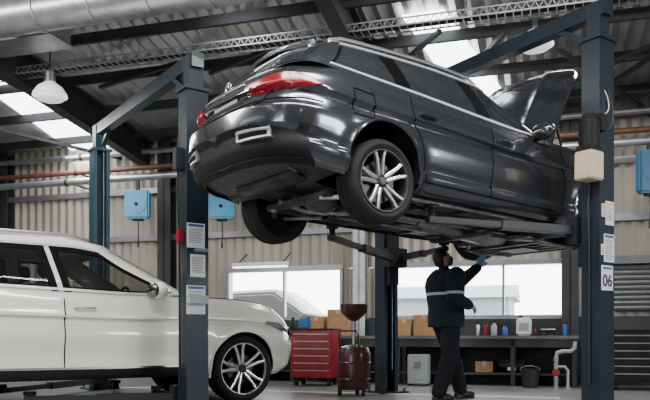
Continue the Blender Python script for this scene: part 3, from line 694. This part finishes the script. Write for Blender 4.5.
def sheet(root,P,a,z,w,h,rows,head=None,name='notice_paper',m='paper'):
    M=onface(P,a,z); b=MB(); b.box((0,0,.002),(w,h,.004)); b.v=[M@q for q in b.v]; o=b.build(name,M_[m],root,True)
    b=MB(); y=h/2-.02
    if head:
        bb=MB(); bb.box((0,h/2-.022,.0045),(w*.86,.026,.002)); bb.v=[M@q for q in bb.v]; bb.build('print_header',M_[head],o,True); y-=.03
    for k in range(rows):
        wd=w*(.78-.2*((k*7)%3)/3); b.box((-(w*.78-wd)/2,y-.016*k-.008,.0045),(wd,.006,.001))
    if rows: b.v=[M@q for q in b.v]; b.build('print_lines',M_['print_grey'],o,True)
    return o,M
o,M=sheet(lift2,n2,0,at(598,278,6.7).z,.18,.23,0,name='bay_number_sign')
text('06',.15,M_['sign_purple'],M@Matrix.Translation((0,-.03,.005)),o)
b=MB(); b.box((0,.09,.0045),(.14,.02,.001)); b.v=[M@q for q in b.v]; b.build('print_header',M_['print_blue'],o,True)
sheet(lift2,n2,.03,at(609,248,6.7).z,.16,.26,12,'print_blue')
sheet(lift2,n2,.04,at(607,213,6.7).z,.13,.22,8,'print_yellow')
sheet(lift2,n2,-.06,at(594,213,6.7).z+.02,.05,.12,4,'print_yellow')
sheet(lift2,n2,-.07,at(594,250,6.7).z,.05,.10,4)
sheet(lift1,n1,-.02,at(197,236,7.1).z,.19,.24,9,'print_blue')
sheet(lift1,n1,0,at(197,266,7.1).z,.16,.22,10)
o,M=sheet(lift1,n1,-.02,at(196,300,7.1).z,.20,.28,6,'print_blue')
b=MB(); b.box((0,-.0,.045),(.2,.08,.08)); b.v=[M@q for q in b.v]; b.build('document_holder',M_['grey_plastic'],o,True,bevel=.004)
q=n2-U*.225+N*.06
b=MB(); z=at(577,165,6.55).z; b.box(V((q.x,q.y,z)),(.2,.18,.26),Matrix.Rotation(UA,3,'Z')); b.build('oil_tank',M_['cream'],lift2,True,bevel=.012)
b=MB(); b.box(V((q.x,q.y,z+.155)),(.17,.15,.05),Matrix.Rotation(UA,3,'Z')); b.cyl(V((q.x,q.y,z+.17)),V((q.x,q.y,z+.42)),.088,n=18)
for k in range(12):
    a=2*PI*k/12; b.bar(V((q.x+.088*math.cos(a),q.y+.088*math.sin(a),z+.2)),V((q.x+.088*math.cos(a),q.y+.088*math.sin(a),z+.40)),.012,.008)
b.cyl(V((q.x,q.y,z+.42)),V((q.x,q.y,z+.47)),.092,.06,n=18); b.build('motor',M_['black_plastic'],lift2,True)
b=MB(); q2=n2-U*.13+N*.10; b.box(V((q2.x,q2.y,z+.40)),(.08,.1,.16),Matrix.Rotation(UA,3,'Z')); b.build('switch_box',M_['black_plastic'],lift2,True,bevel=.006)
for dxx,col,ln in((-.06,'cream',.40),(-.02,'hose_black',.7)):
    b=MB(); q3=n2+N*.115; pts=[]
    for k in range(25):
        u=k/24; pts.append(V((q3.x+dxx+.06*math.sin(u*6),q3.y,at(598,92,6.7).z-ln*u+.04*math.cos(u*9))))
    b.tube(pts,.006,6); b.build('cable',M_[col],lift2,True)
b=MB(); q3=n2-U*.13; b.tube([V((q3.x,q3.y,z-.1)),V((q3.x-.02,q3.y-.02,z-.35)),V((q3.x,q3.y,z-.7)),V((q3.x,q3.y,.3))],.010,6); b.build('hydraulic_hose',M_['hose_black'],lift2,True)
b=MB(); q3=n1-U*.14; b.box(V((q3.x,q3.y,at(175,235,7).z)),(.06,.08,.14),Matrix.Rotation(UA,3,'Z')); b.build('lock_release_box',M_['red_paint'],lift1,True,bevel=.01)
b=MB(); b.tube([V((q3.x,q3.y,2.9)),V((q3.x-.03,q3.y,2.2)),V((q3.x-.01,q3.y,1.6)),V((q3.x,q3.y,.1))],.009,6); b.build('hydraulic_hose',M_['hose_black'],lift1,True)
b=MB(); z1=at(170,160,7.1).z; b.box(V((q3.x-.02,q3.y,z1)),(.08,.1,.22),Matrix.Rotation(UA,3,'Z')); b.build('switch_box',M_['lift_dark'],lift1,True,bevel=.008)
# ------------------------------------------------------------------ mechanic
def hand(mb,w,d,nrm,sd,curl,inf=0):
    d=V(d).normalized(); nrm=V(nrm); nrm=(nrm-d*nrm.dot(d)).normalized(); sd=d.cross(nrm)*(1 if d.cross(nrm).dot(V(sd))>0 else -1)
    w=V(w); kn=w+d*.09
    for k in range(4): mb.cap(w+sd*(.016-.011*k),kn+sd*(.032-.021*k)-d*(.006*abs(k-1)),.016+inf,.0135+inf,10)
    for k,L in enumerate((.072,.08,.075,.058)):
        p=kn+sd*(.032-.021*k)-d*(.006*abs(k-1)); a=curl*(.6+.15*k)
        for f,r0,r1 in((.45,.0105,.0095),(.32,.0095,.009),(.23,.009,.008)):
            e=p+(d*math.cos(a)+nrm*math.sin(a))*L*f*1.15; mb.cap(p,e,r0+inf,r1+inf,8); p=e; a+=curl*.7
    p=w+d*.025+sd*.02; e=p+(d*.6+sd*.75+nrm*.25).normalized()*.045; mb.cap(p,e,.014+inf,.0115+inf,8); mb.cap(e,e+(d*.85+sd*.3+nrm*.35).normalized()*.04,.0115+inf,.009+inf,8)
pp=at(446,400,8.33)
man=thing('person',V((pp.x,pp.y,0)),R(26),'mechanic in dark overalls with a reflective stripe reaching up under the raised car','person')
SHL,ELL,WRL=V((.04,.20,1.42)),V((.31,.20,1.36)),V((.50,.06,1.55))
SHR,ELR,WRR=V((-.02,-.22,1.41)),V((-.16,-.38,1.16)),V((.06,-.35,1.08))
HL,HR=V((.0,.09,.90)),V((.0,-.09,.90)); KL,KR=V((.19,.13,.5)),V((-.06,-.15,.5)); AKL,AKR=V((.31,.15,.09)),V((-.22,-.17,.09))
dL=V((.34,-.15,.9)); dR=V((.9,.2,-.2))
HM=Matrix.Rotation(R(-10),3,'Z')@Matrix.Rotation(-R(24),3,'Y'); HC=V((-.05,0,1.625))
def torso(mb,k=0):
    rs=[]
    for z,cx,rx,ry in((.84,.0,.115,.165),(.95,.0,.12,.17),(1.05,.0,.115,.16),(1.18,-.01,.125,.17),(1.32,-.02,.135,.195),(1.41,-.02,.105,.18),(1.47,-.025,.065,.10)):
        rs.append([V((cx+(rx+k)*math.cos(2*PI*j/24),(ry+k)*math.sin(2*PI*j/24),z)) for j in range(24)])
    mb.rings(rs)
b=MB(); torso(b,-.01)
b.cap((-.025,0,1.44),(-.035,0,1.55),.055,.052)
b.ell(HC,.095,.075,.112,HM)
def hp(x,y,z): return HC+HM@V((x,y,z))
b.cap(hp(.02,0,-.05),hp(.065,0,-.085),.055,.036)
b.cap(hp(.088,0,.0),hp(.108,0,-.025),.010,.014,8)
b.cap(hp(.078,-.02,-.06),hp(.078,.02,-.06),.016,.016,8)
for sg in(-1,1): b.ell(hp(-.005,sg*.076,-.01),.02,.010,.03,HM,10)
for s,e,w in((SHL,ELL,WRL),(SHR,ELR,WRR)): b.cap(s,e,.052,.042); b.cap(e,w,.042,.028)
hand(b,WRL,dL,(-.3,-.9,0),(1,0,0),.25); hand(b,WRR,dR,(0,.6,-.8),(0,.3,1),.55)
for h,k,a in((HL,KL,AKL),(HR,KR,AKR)): b.cap(h,k,.082,.055); b.cap(k,a,.055,.038); b.cap(a,a+V((.14,0,-.045)),.038,.03)
remesh(b,'body',M_['skin'],man,.007,5)
b=MB(); torso(b,.075)
for s,e,w in((SHL,ELL,WRL),(SHR,ELR,WRR)): b.cap(s,e,.112,.088); b.cap(e,e+(w-e)*.95,.086,.06)
b.cap((-.02,0,1.45),(-.03,0,1.50),.08,.07); remesh(b,'jacket',M_['jacket'],man,.010,5)
b=MB()
for h,k,a in((HL,KL,AKL),(HR,KR,AKR)): b.cap(h,k,.122,.096); b.cap(k,a+V((0,0,.02)),.094,.084)
b.cap((0,-.06,.93),(0,.06,.93),.145,.145); remesh(b,'trousers',M_['trouser'],man,.010,5)
for a in(AKL,AKR):
    b=MB(); b.cap(a+V((0,0,.07)),a,.055,.055); b.ell(a+V((.06,0,-.045)),.155,.056,.052); b.bx(a.x-.07,a.x+.19,a.y-.045,a.y+.045,0,.02); remesh(b,'boot',M_['boot'],man,.008,4)
b=MB(); hand(b,WRL,dL,(-.3,-.9,0),(1,0,0),.25,.005); b.cap(WRL-V((.02,0,.04)),WRL,.038,.034); remesh(b,'glove',M_['glove'],man,.006,3)
b=MB(); hand(b,WRR,dR,(0,.6,-.8),(0,.3,1),.55,.005); b.cap(WRR-V((.05,0,0)),WRR,.038,.034); remesh(b,'glove',M_['glove'],man,.006,3)
b=MB(); b.ell(hp(-.018,0,.025),.095,.081,.104,HM); b.ell(hp(-.05,0,-.02),.06,.072,.07,HM); remesh(b,'hair',M_['hair'],man,.008,4)
b=MB(); b.ell(hp(.05,0,-.055),.062,.068,.055,HM); b.cap(hp(.09,0,-.02),hp(.10,0,-.05),.022,.026); remesh(b,'face_mask',M_['mask_cloth'],man,.007,3)
for sg in(-1,1):
    b=MB(); b.ell(hp(.086,sg*.03,.012),.008,.011,.007,HM,10); b.build('eye',M_['eye'],man)
# ------------------------------------------------------------------ wall-side things
def wt(name,px,off,z,label,cat,group=None):
    q=wl(px,335,off); return thing(name,V((q.x,q.y,z)),RZW,label,cat,group)
BT=.74
def bench(p0,p1,label,nl):
    a0,a1=al(p0,.4),al(p1,.4); t=thing('workbench',wp((a0+a1)/2,.42,0),RZW,label,'workbench'); L=(a1-a0)/2
    b=MB(); b.bx(-L,L,-.34,.33,BT-.05,BT); b.build('bench_top',M_['bench_wood'],t,bevel=.006)
    for k in range(nl):
        x=-L+.06+(2*L-.12)*k/(nl-1)
        for y in(-.28,.28):
            b=MB(); b.bx(x-.03,x+.03,y-.03,y+.03,0,BT-.05); b.build('leg',M_['bench_steel'],t)
    b=MB(); b.bx(-L+.04,L-.04,-.28,.3,.16,.19); b.build('shelf',M_['bench_steel'],t)
    b=MB(); b.bx(-L+.04,L-.04,-.31,-.29,BT-.17,BT-.05); b.build('apron',M_['bench_steel'],t)
    b=MB(); b.bx(-L,L,.31,.33,BT,BT+.27); b.build('splashback',M_['bench_steel'],t)
bench(398,578,'long dark workbench under the wide window behind the mechanic',4)
bench(308,394,'short workbench behind the red tool chest, carrying cardboard cartons',2)
bench(196,302,'dark workbench under the left window, behind the white suv bonnet',3)
def carton(px,w,h,d,z,off,label,rz=0):
    t=wt('cardboard_box',px,off,z,label,'box'); t.rotation_euler[2]+=rz
    b=MB(); b.bx(-w/2,w/2,-d/2,d/2,0,h); b.build('carton',M_['cardboard'],t,bevel=.004)
    b=MB(); b.bx(-.025,.025,-d/2-.001,d/2+.001,h-.06,h+.0015); b.build('tape',M_['tape'],t)
    b=MB(); b.bx(-w/2+.01,w/2-.01,-d/2-.001,-d/2+.01,h*.72,h*.73); b.build('flap_line',M_['bench_wood'],t)
    return t
carton(340,.34,.42,.3,BT,.40,'tall cardboard box on the short bench beside the oil drainer bowl')
carton(405,.20,.26,.26,BT,.40,'narrow cardboard box at the left end of the long workbench',.1)
carton(426,.33,.32,.3,BT,.40,'wide cardboard box on the long workbench left of the mechanic',-.06)
carton(318,.28,.30,.26,BT,.38,'low cardboard box on the short bench above the red tool chest',.05)
carton(484,.26,.16,.24,.19,.40,'small cardboard box on the low shelf of the long bench, right of the mechanic',.1)
t=wt('canister',524,.38,BT,'white plastic canister with a dark cap on the long workbench','canister')
b=MB(); b.bx(-.11,.11,-.08,.08,0,.27); b.build('canister_body',M_['white_plastic'],t,bevel=.025)
b=MB(); b.cyl((-.05,0,.27),(-.05,0,.31),.03,n=14); b.build('cap',M_['black_plastic'],t)
b=MB(); b.bx(-.07,.07,-.083,-.079,.07,.19); b.build('blank_label',M_['grey_plastic'],t)
def bottle(px,off,h,r,m,label):
    t=wt('bottle',px,off,BT,label,'bottle')
    b=MB(); b.lathe([(r*.9,0),(r,.01),(r,h*.62),(r*.45,h*.8),(r*.4,h*.9)],n=18); b.build('bottle_body',M_[m],t)
    b=MB(); b.lathe([(r*.48,h*.88),(r*.48,h)],n=14); b.build('cap',M_['black_plastic'],t)
bottle(494,.42,.22,.045,'grey_plastic','grey bottle standing on the workbench just right of the mechanic')
bottle(505,.36,.17,.04,'jug_blue','small blue bottle on the workbench beside the grey bottle')
bottle(535,.5,.15,.035,'wine_paint','dark red bottle on the workbench between the white canister and the vice')
bottle(283,.42,.26,.05,'white_plastic','white bottle on the bench under the left window')
bottle(271,.36,.20,.05,'jug_blue','blue bottle on the bench under the left window')
bottle(293,.38,.30,.05,'black_plastic','tall black bottle on the bench under the left window')
def spray(px,m,label):
    t=wt('spray_can',px,.3,BT,label,'spray can')
    b=MB(); b.lathe([(.03,0),(.032,.006),(.032,.15),(.024,.17)],n=16); b.build('can_body',M_[m],t)
    b=MB(); b.lathe([(.022,.168),(.022,.20),(.018,.205)],n=14); b.build('cap',M_['black_plastic'],t)
spray(478,'spray_silver','silver spray can on the workbench beside the mechanic\'s elbow')
spray(486,'red_paint','red spray can on the workbench between the mechanic and the grey bottle')
spray(565,'jug_blue','blue spray can at the far right end of the long workbench')
t=wt('parts_bin',512,.35,.19,'open grey parts bin on the low shelf of the long workbench','bin')
b=MB(); b.bx(-.18,.18,-.15,.15,0,.01); b.bx(-.18,.18,-.15,-.14,0,.12); b.bx(-.18,.18,.14,.15,0,.18); b.bx(-.18,-.17,-.15,.15,0,.15); b.bx(.17,.18,-.15,.15,0,.15); b.build('tray',M_['bench_steel'],t)
b=MB(); b.bx(-.06,.06,-.156,-.149,.03,.08); b.build('blank_label',M_['paper'],t)
t=wt('bucket',530,.95,0,'dark bucket with a wire handle on the floor before the workbench','bucket')
b=MB(); b.lathe([(.10,0),(.105,.01),(.135,.26),(.142,.265),(.13,.262),(.10,.03),(.0,.03)],n=24); b.build('pail',M_['bench_steel'],t)
b=MB(); b.tube([(.138*math.cos(PI*k/12),0,.25+.06*math.sin(PI*k/12)) for k in range(13)],.005,6); b.build('handle',M_['steel'],t)
t=wt('bench_vice',548,.3,BT,'dark steel bench vice bolted to the right end of the workbench','vice')
b=MB(); b.lathe([(.09,0),(.09,.025),(.05,.04),(.045,.07)],n=18); b.bx(-.05,.05,-.1,.12,.06,.12); b.build('vice_body',M_['bench_steel'],t)
b=MB(); b.bx(-.075,.075,.03,.08,.12,.2); b.build('fixed_jaw',M_['bench_steel'],t,bevel=.006)
b=MB(); b.bx(-.075,.075,-.07,-.03,.12,.19); b.bx(-.04,.04,-.2,-.05,.07,.115); b.build('moving_jaw',M_['bench_steel'],t,bevel=.006)
b=MB(); b.cyl((0,-.26,.09),(0,-.18,.09),.014,n=10); b.cyl((-.1,-.25,.09),(.1,-.25,.09),.008,n=8); b.build('screw_handle',M_['steel'],t)
t=wt('standpipe',556,.85,0,'grey plumbing standpipe with a bend and valves in front of the bench end','pipework')
b=MB(); b.tube([(0,0,0),(0,0,.42),(.02,0,.5),(.1,0,.52),(.2,0,.52),(.25,0,.56),(.26,0,.66)],.03,10); b.build('pipe_run',M_['grey_plastic'],t)
b=MB(); b.tube([(.16,0,0),(.16,0,.25),(.12,0,.3),(.0,0,.3)],.022,10); b.build('branch_pipe',M_['grey_plastic'],t)
for z in(.12,.40):
    b=MB(); b.lathe([(.042,z-.03),(.042,z+.03)],n=14); b.build('collar',M_['steel'],t)
b=MB(); b.cyl((0,-.03,.22),(0,-.1,.22),.012,n=8); b.lathe([(.05,-.1),(.055,-.105),(.05,-.115)],(0,0,.22),'y',16); b.build('valve_wheel',M_['red_paint'],t)
for x in(0,.16):
    b=MB(); b.lathe([(.05,0),(.05,.02)],(x,0,0),n=14); b.build('foot_flange',M_['steel'],t)
t=wt('cabinet',419,.95,0,'small pale grey floor unit in front of the workbench by the rear lift post','floor unit')
b=MB(); b.bx(-.15,.15,-.13,.13,.03,.46); b.build('cabinet_body',M_['grey_plastic'],t,bevel=.01)
b=MB(); b.bx(-.12,.12,-.14,-.128,.09,.41); b.build('door',M_['grey_plastic'],t,bevel=.004)
b=MB(); b.bx(-.05,.05,-.146,-.139,.26,.36); b.build('panel',M_['print_grey'],t)
for x in(-.12,.12):
    for y in(-.1,.1):
        b=MB(); b.cyl((x,y,0),(x,y,.035),.018,n=10); b.build('foot',M_['black_plastic'],t)
def chest(px,off,w,d,h,n,m,hm,label):
    t=wt('tool_chest',px,off,0,label,'tool chest')
    b=MB(); b.bx(-w/2,w/2,-d/2,d/2,.12,h); b.build('chest_body',M_[m],t,bevel=.008)
    hh=(h-.18)/n
    for k in range(n):
        b=MB(); z=.15+k*hh; b.bx(-w/2+.025,w/2-.025,-d/2-.012,-d/2+.01,z,z+hh-.012); o=b.build('drawer',M_[m],t,bevel=.003)
        b=MB(); b.bx(-w/2+.05,w/2-.05,-d/2-.026,-d/2-.01,z+hh-.035,z+hh-.018); b.build('handle',M_[hm],o)
    for x in(-w/2+.07,w/2-.07):
        for y in(-d/2+.07,d/2-.07):
            b=MB(); b.cyl((x-.02,y,.05),(x+.02,y,.05),.05,n=16); b.bx(x-.025,x+.025,y-.025,y+.025,.08,.125); b.build('caster',M_['black_plastic'],t)
    b=MB(); b.bx(-w/2-.01,w/2+.01,-d/2-.01,d/2+.01,h,h+.025); b.build('top_mat',M_['black_plastic'],t,bevel=.006)
    return t
chest(316,1.35,.64,.45,.82,6,'red_paint','steel','red tool chest with rows of drawers behind the white suv')
chest(650,.9,1.05,.5,.80,6,'black_plastic','steel','black tool chest with rows of drawers right of the right lift post')
t=wt('jerrycan',305,1.35,.846,'small blue jerrycan on top of the red tool chest','jerrycan')
b=MB(); b.bx(-.09,.09,-.07,.07,0,.15); b.build('can_body',M_['jug_blue'],t,bevel=.02)
b=MB(); b.tube([(-.06,0,.14),(-.05,0,.18),(.03,0,.18),(.04,0,.14)],.012,8); b.build('handle',M_['jug_blue'],t)
b=MB(); b.cyl((.065,0,.14),(.065,0,.17),.018,n=10); b.build('cap',M_['black_plastic'],t)
q=at(354,335,9.0)
t=thing('oil_drainer',V((q.x,q.y,0)),RZW,'dark red wheeled oil drainer with raised bowl left of the rear lift post','oil drainer')
b=MB(); b.lathe([(.19,.08),(.205,.1),(.21,.52),(.18,.60),(.06,.63)],n=30); b.build('tank',M_['wine_paint'],t)
for z in(.21,.41):
    b=MB(); b.lathe([(.212,z-.01),(.216,z),(.212,z+.01)],n=30,cap=False); b.build('hoop',M_['wine_paint'],t)
b=MB(); b.cyl((0,0,.6),(0,0,1.0),.022,n=12); b.build('riser_pole',M_['steel'],t)
b=MB(); b.lathe([(.03,.92),(.08,.95),(.16,1.03),(.175,1.13),(.165,1.125),(.055,1.0),(.0,.985)],n=30); b.build('bowl',M_['wine_paint'],t)
b=MB(); b.tube([(-.12,-.2,.45),(-.12,-.25,.75),(-.1,-.26,.8),(.1,-.26,.8),(.12,-.25,.75),(.12,-.2,.45)],.012,8); b.build('push_handle',M_['wine_paint'],t)
for x,y in((-.15,-.12),(.15,-.12),(0,.17)):
    b=MB(); b.cyl((x-.015,y,.045),(x+.015,y,.045),.045,n=14); b.bx(x-.02,x+.02,y-.02,y+.02,.06,.11); b.build('caster',M_['black_plastic'],t)
def reel(px,py,off,w,h,m,label,ztop):
    q=wl(px,py,off); t=thing('hose_reel',q,RZW+.25,label,'hose reel','hanging hose reels')
    b=MB(); b.bx(-w/2,w/2,-.09,.09,-h/2,h/2); b.build('housing',M_[m],t,bevel=.03)
    b=MB(); b.lathe([(min(w,h)*.38,-.1),(min(w,h)*.38,-.085)],ax='y',n=26); b.build('cover_disc',M_[m],t)
    b=MB(); b.lathe([(.03,-.115),(.03,-.1)],ax='y',n=16); b.build('axle_cap',M_['black_plastic'],t)
    b=MB(); b.bx(-.03,.03,-.03,.03,h/2-.02,ztop-q.z); b.build('hanger',M_['beam'],t)
    b=MB(); b.bx(-w*.2,w*.2,-.05,.05,-h/2-.03,-h/2+.01); b.build('outlet',M_['black_plastic'],t)
    b=MB(); b.tube([(0,0,-h/2-.02),(.01,0,-h/2-.2),(0,.01,-h/2-.38)],.010,8); b.cyl((0,.01,-h/2-.38),(0,.01,-h/2-.48),.016,n=8); b.build('hose',M_['hose_black'],t)
zp=zat(60,183,.75)
reel(138,205,.75,.42,.48,'cyan_paint','bright blue hose reel hanging left of the left lift post',zp-.065)
reel(222,207,.75,.42,.40,'cyan_paint','bright blue hose reel hanging just right of the left lift post',zp-.065)
reel(650,172,.75,.34,.6,'blue_dark','dark blue hose reel hanging at the right edge of the wall',zp-.065)
q=wl(260,266,.45); t=thing('strip_light',q,RZW,'long white fluorescent strip light mounted above the left window','light')
b=MB(); b.bx(-.5,.5,-.05,.05,0,.06); b.build('housing',M_['white_plastic'],t,bevel=.01)
for y in(-.025,.025):
    b=MB(); b.cyl((-.48,y,-.015),(.48,y,-.015),.013,n=10); b.build('light_tube',M_['tube_light'],t)
for x in(-.4,.4):
    b=MB(); b.bar((x,0,.05),(x,.40,.25),.015,.015); b.build('bracket',M_['beam'],t)
def bay(px,py,Y,label):
    q=at(px,py,Y); off=(q-P0).dot(MM); t=thing('high_bay_lamp',q,0,label,'lamp','high bay lamps')
    b=MB(); b.lathe([(.06,.17),(.09,.15),(.16,.1),(.215,.02),(.225,-.02),(.215,-.02),(.2,.02),(.14,.09),(.05,.14)],n=30); b.build('shade',M_['lamp_white'],t)
    b=MB(); b.lathe([(.2,-.012),(.17,-.06),(.1,-.085),(.0,-.09)],n=26,cap=False); b.build('diffuser',M_['lamp_white'],t)
    b=MB(); b.lathe([(.05,.16),(.075,.18),(.075,.3),(.05,.33)],n=20); b.build('gear_housing',M_['steel'],t)
    b=MB(); b.cyl((0,0,.32),(0,0,zroof(off)-q.z-.02),.01,n=8); b.build('hanger',M_['beam'],t)
bay(50,95,9.6,'white domed high bay lamp at the left beside the slanted rafter')
bay(535,44,8.75,'white domed high bay lamp above the open bonnet of the grey car')
ofs=(at(325,35,8.58)-P0).dot(MM); zt_=at(325,35,8.58).z
t=thing('cable_tray',wp(-.5,ofs,zt_),RZW,'long perforated metal cable tray slung under the roof across the bay','cable tray')
LL=6.0
b=MB()
for y in(-.1,.1):
    for z in(-.04,.04): b.bx(-LL,LL,y-.006,y+.006,z-.008,z+.008)
k=-LL
while k<LL:
    b.bar((k,-.1,-.04),(k+.045,-.1,.04),.008,.008); b.bar((k+.045,-.1,.04),(k+.09,-.1,-.04),.008,.008); b.bx(k-.006,k+.006,-.1,.1,-.044,-.034); k+=.09
b.build('tray',M_['galv'],t)
for y,r in((-.05,.014),(-.01,.01),(.035,.016)):
    b=MB(); b.cyl((-LL,y,-.02),(LL,y,-.02),r,n=8); b.build('tray_cable',M_['hose_black'],t)
for k in range(6):
    x=-LL+.8+k*2.1
    for y in(-.1,.1):
        b=MB(); b.cyl((x,y,-.04),(x,y,zroof(ofs)-zt_-y*.12),.005,n=6); b.build('hanger_rod',M_['steel'],t)
q=at(112,0,7.9); o_=(q-P0).dot(MM); a_=(q-P0).dot(E)
t=thing('air_duct',wp(a_,o_,q.z),RZW,'round silver ventilation duct under the roof at the top left','duct')
b=MB(); b.cyl((-1.6,0,0),(2.2,0,0),.22,n=30); b.build('duct_tube',M_['galv'],t)
for x in(-.9,-.2,.5,1.2,1.9):
    b=MB(); b.lathe([(.225,-.02),(.235,-.015),(.235,.015),(.225,.02)],(x,0,0),'x',30,cap=False); b.build('duct_band',M_['galv'],t)
for x in(-.4,1.6):
    b=MB(); b.cyl((x,0,.2),(x,0,zroof(o_)-q.z),.008,n=6); b.build('hanger_rod',M_['steel'],t)
q=at(26,36,8.9); o_=(q-P0).dot(MM)
t=thing('ventilation_unit',q,RZW,'pale grey rectangular ventilation unit at the top left corner','ventilation unit')
b=MB(); b.bx(-.62,.5,-.2,.2,-.11,.11); b.build('unit_box',M_['galv'],t,bevel=.01)
for k in range(3):
    b=MB(); b.bx(-.56,.44,-.225,-.2,-.085+k*.06,-.05+k*.06); b.build('louvre',M_['steel'],t)
for z in(-.125,.11):
    b=MB(); b.bx(-.65,.53,-.23,.23,z,z+.02); b.build('flange',M_['steel'],t)
for x in(-.5,.4):
    b=MB(); b.cyl((x,0,.12),(x,0,zroof(o_)-q.z),.008,n=6); b.build('hanger_rod',M_['steel'],t)
# ------------------------------------------------------------------ light
def area(name,loc,tgt,sx,sy,e,col=(1,1,1)):
    l=bpy.data.lights.new(name,'AREA'); l.shape='RECTANGLE'; l.size=sx; l.size_y=sy; l.energy=e; l.color=col
    o=bpy.data.objects.new(name,l); C.objects.link(o); o.location=loc; o.rotation_euler=(V(tgt)-V(loc)).to_track_quat('-Z','Y').to_euler()
area('front_fill',(-5,-4.0,2.6),(0,8,1.6),4,3.5,400,(.97,.98,1))  # added fill lamp behind the camera; the front wall has no door
area('side_fill',(8.2,2.6,3.3),(1.5,7,2.4),4,1.1,330,(.97,.98,1))  # added lamp out of view at the right, for highlights along the car side
area('roof_fill_front',(.6,4.0,4.75),(.6,5.5,0),5,.4,300,(1,.98,.95))  # added fill under the roof, no lamp fitting here
area('roof_fill_left',(-4.6,6.4,4.4),(-3.6,7.4,0),3,.8,230,(1,.98,.95))  # added overhead fill for the left bay, no fitting
area('roof_fill_back',(2.2,10.4,4.0),(2,10.3,0),6,.5,200,(1,.97,.93))  # added overhead fill in front of the back wall, no fitting
area('roof_fill_backleft',(-4.5,12,4.0),(-4.4,12,0),5,.5,140,(1,.97,.93))  # added overhead fill for the left part of the back wall
w=bpy.data.worlds.new('W'); S.world=w; w.use_nodes=True; bg=w.node_tree.nodes['Background']; bg.inputs[0].default_value=(.95,.98,1,1); bg.inputs[1].default_value=9
cam=bpy.data.cameras.new('cam'); co=bpy.data.objects.new('camera',cam); C.objects.link(co); co.location=(0,0,CH); co.rotation_euler=(PI/2,0,0)
cam.sensor_width=36; cam.lens=F/650*36; cam.shift_y=(HZ-200)/650; cam.clip_end=200
S.camera=co
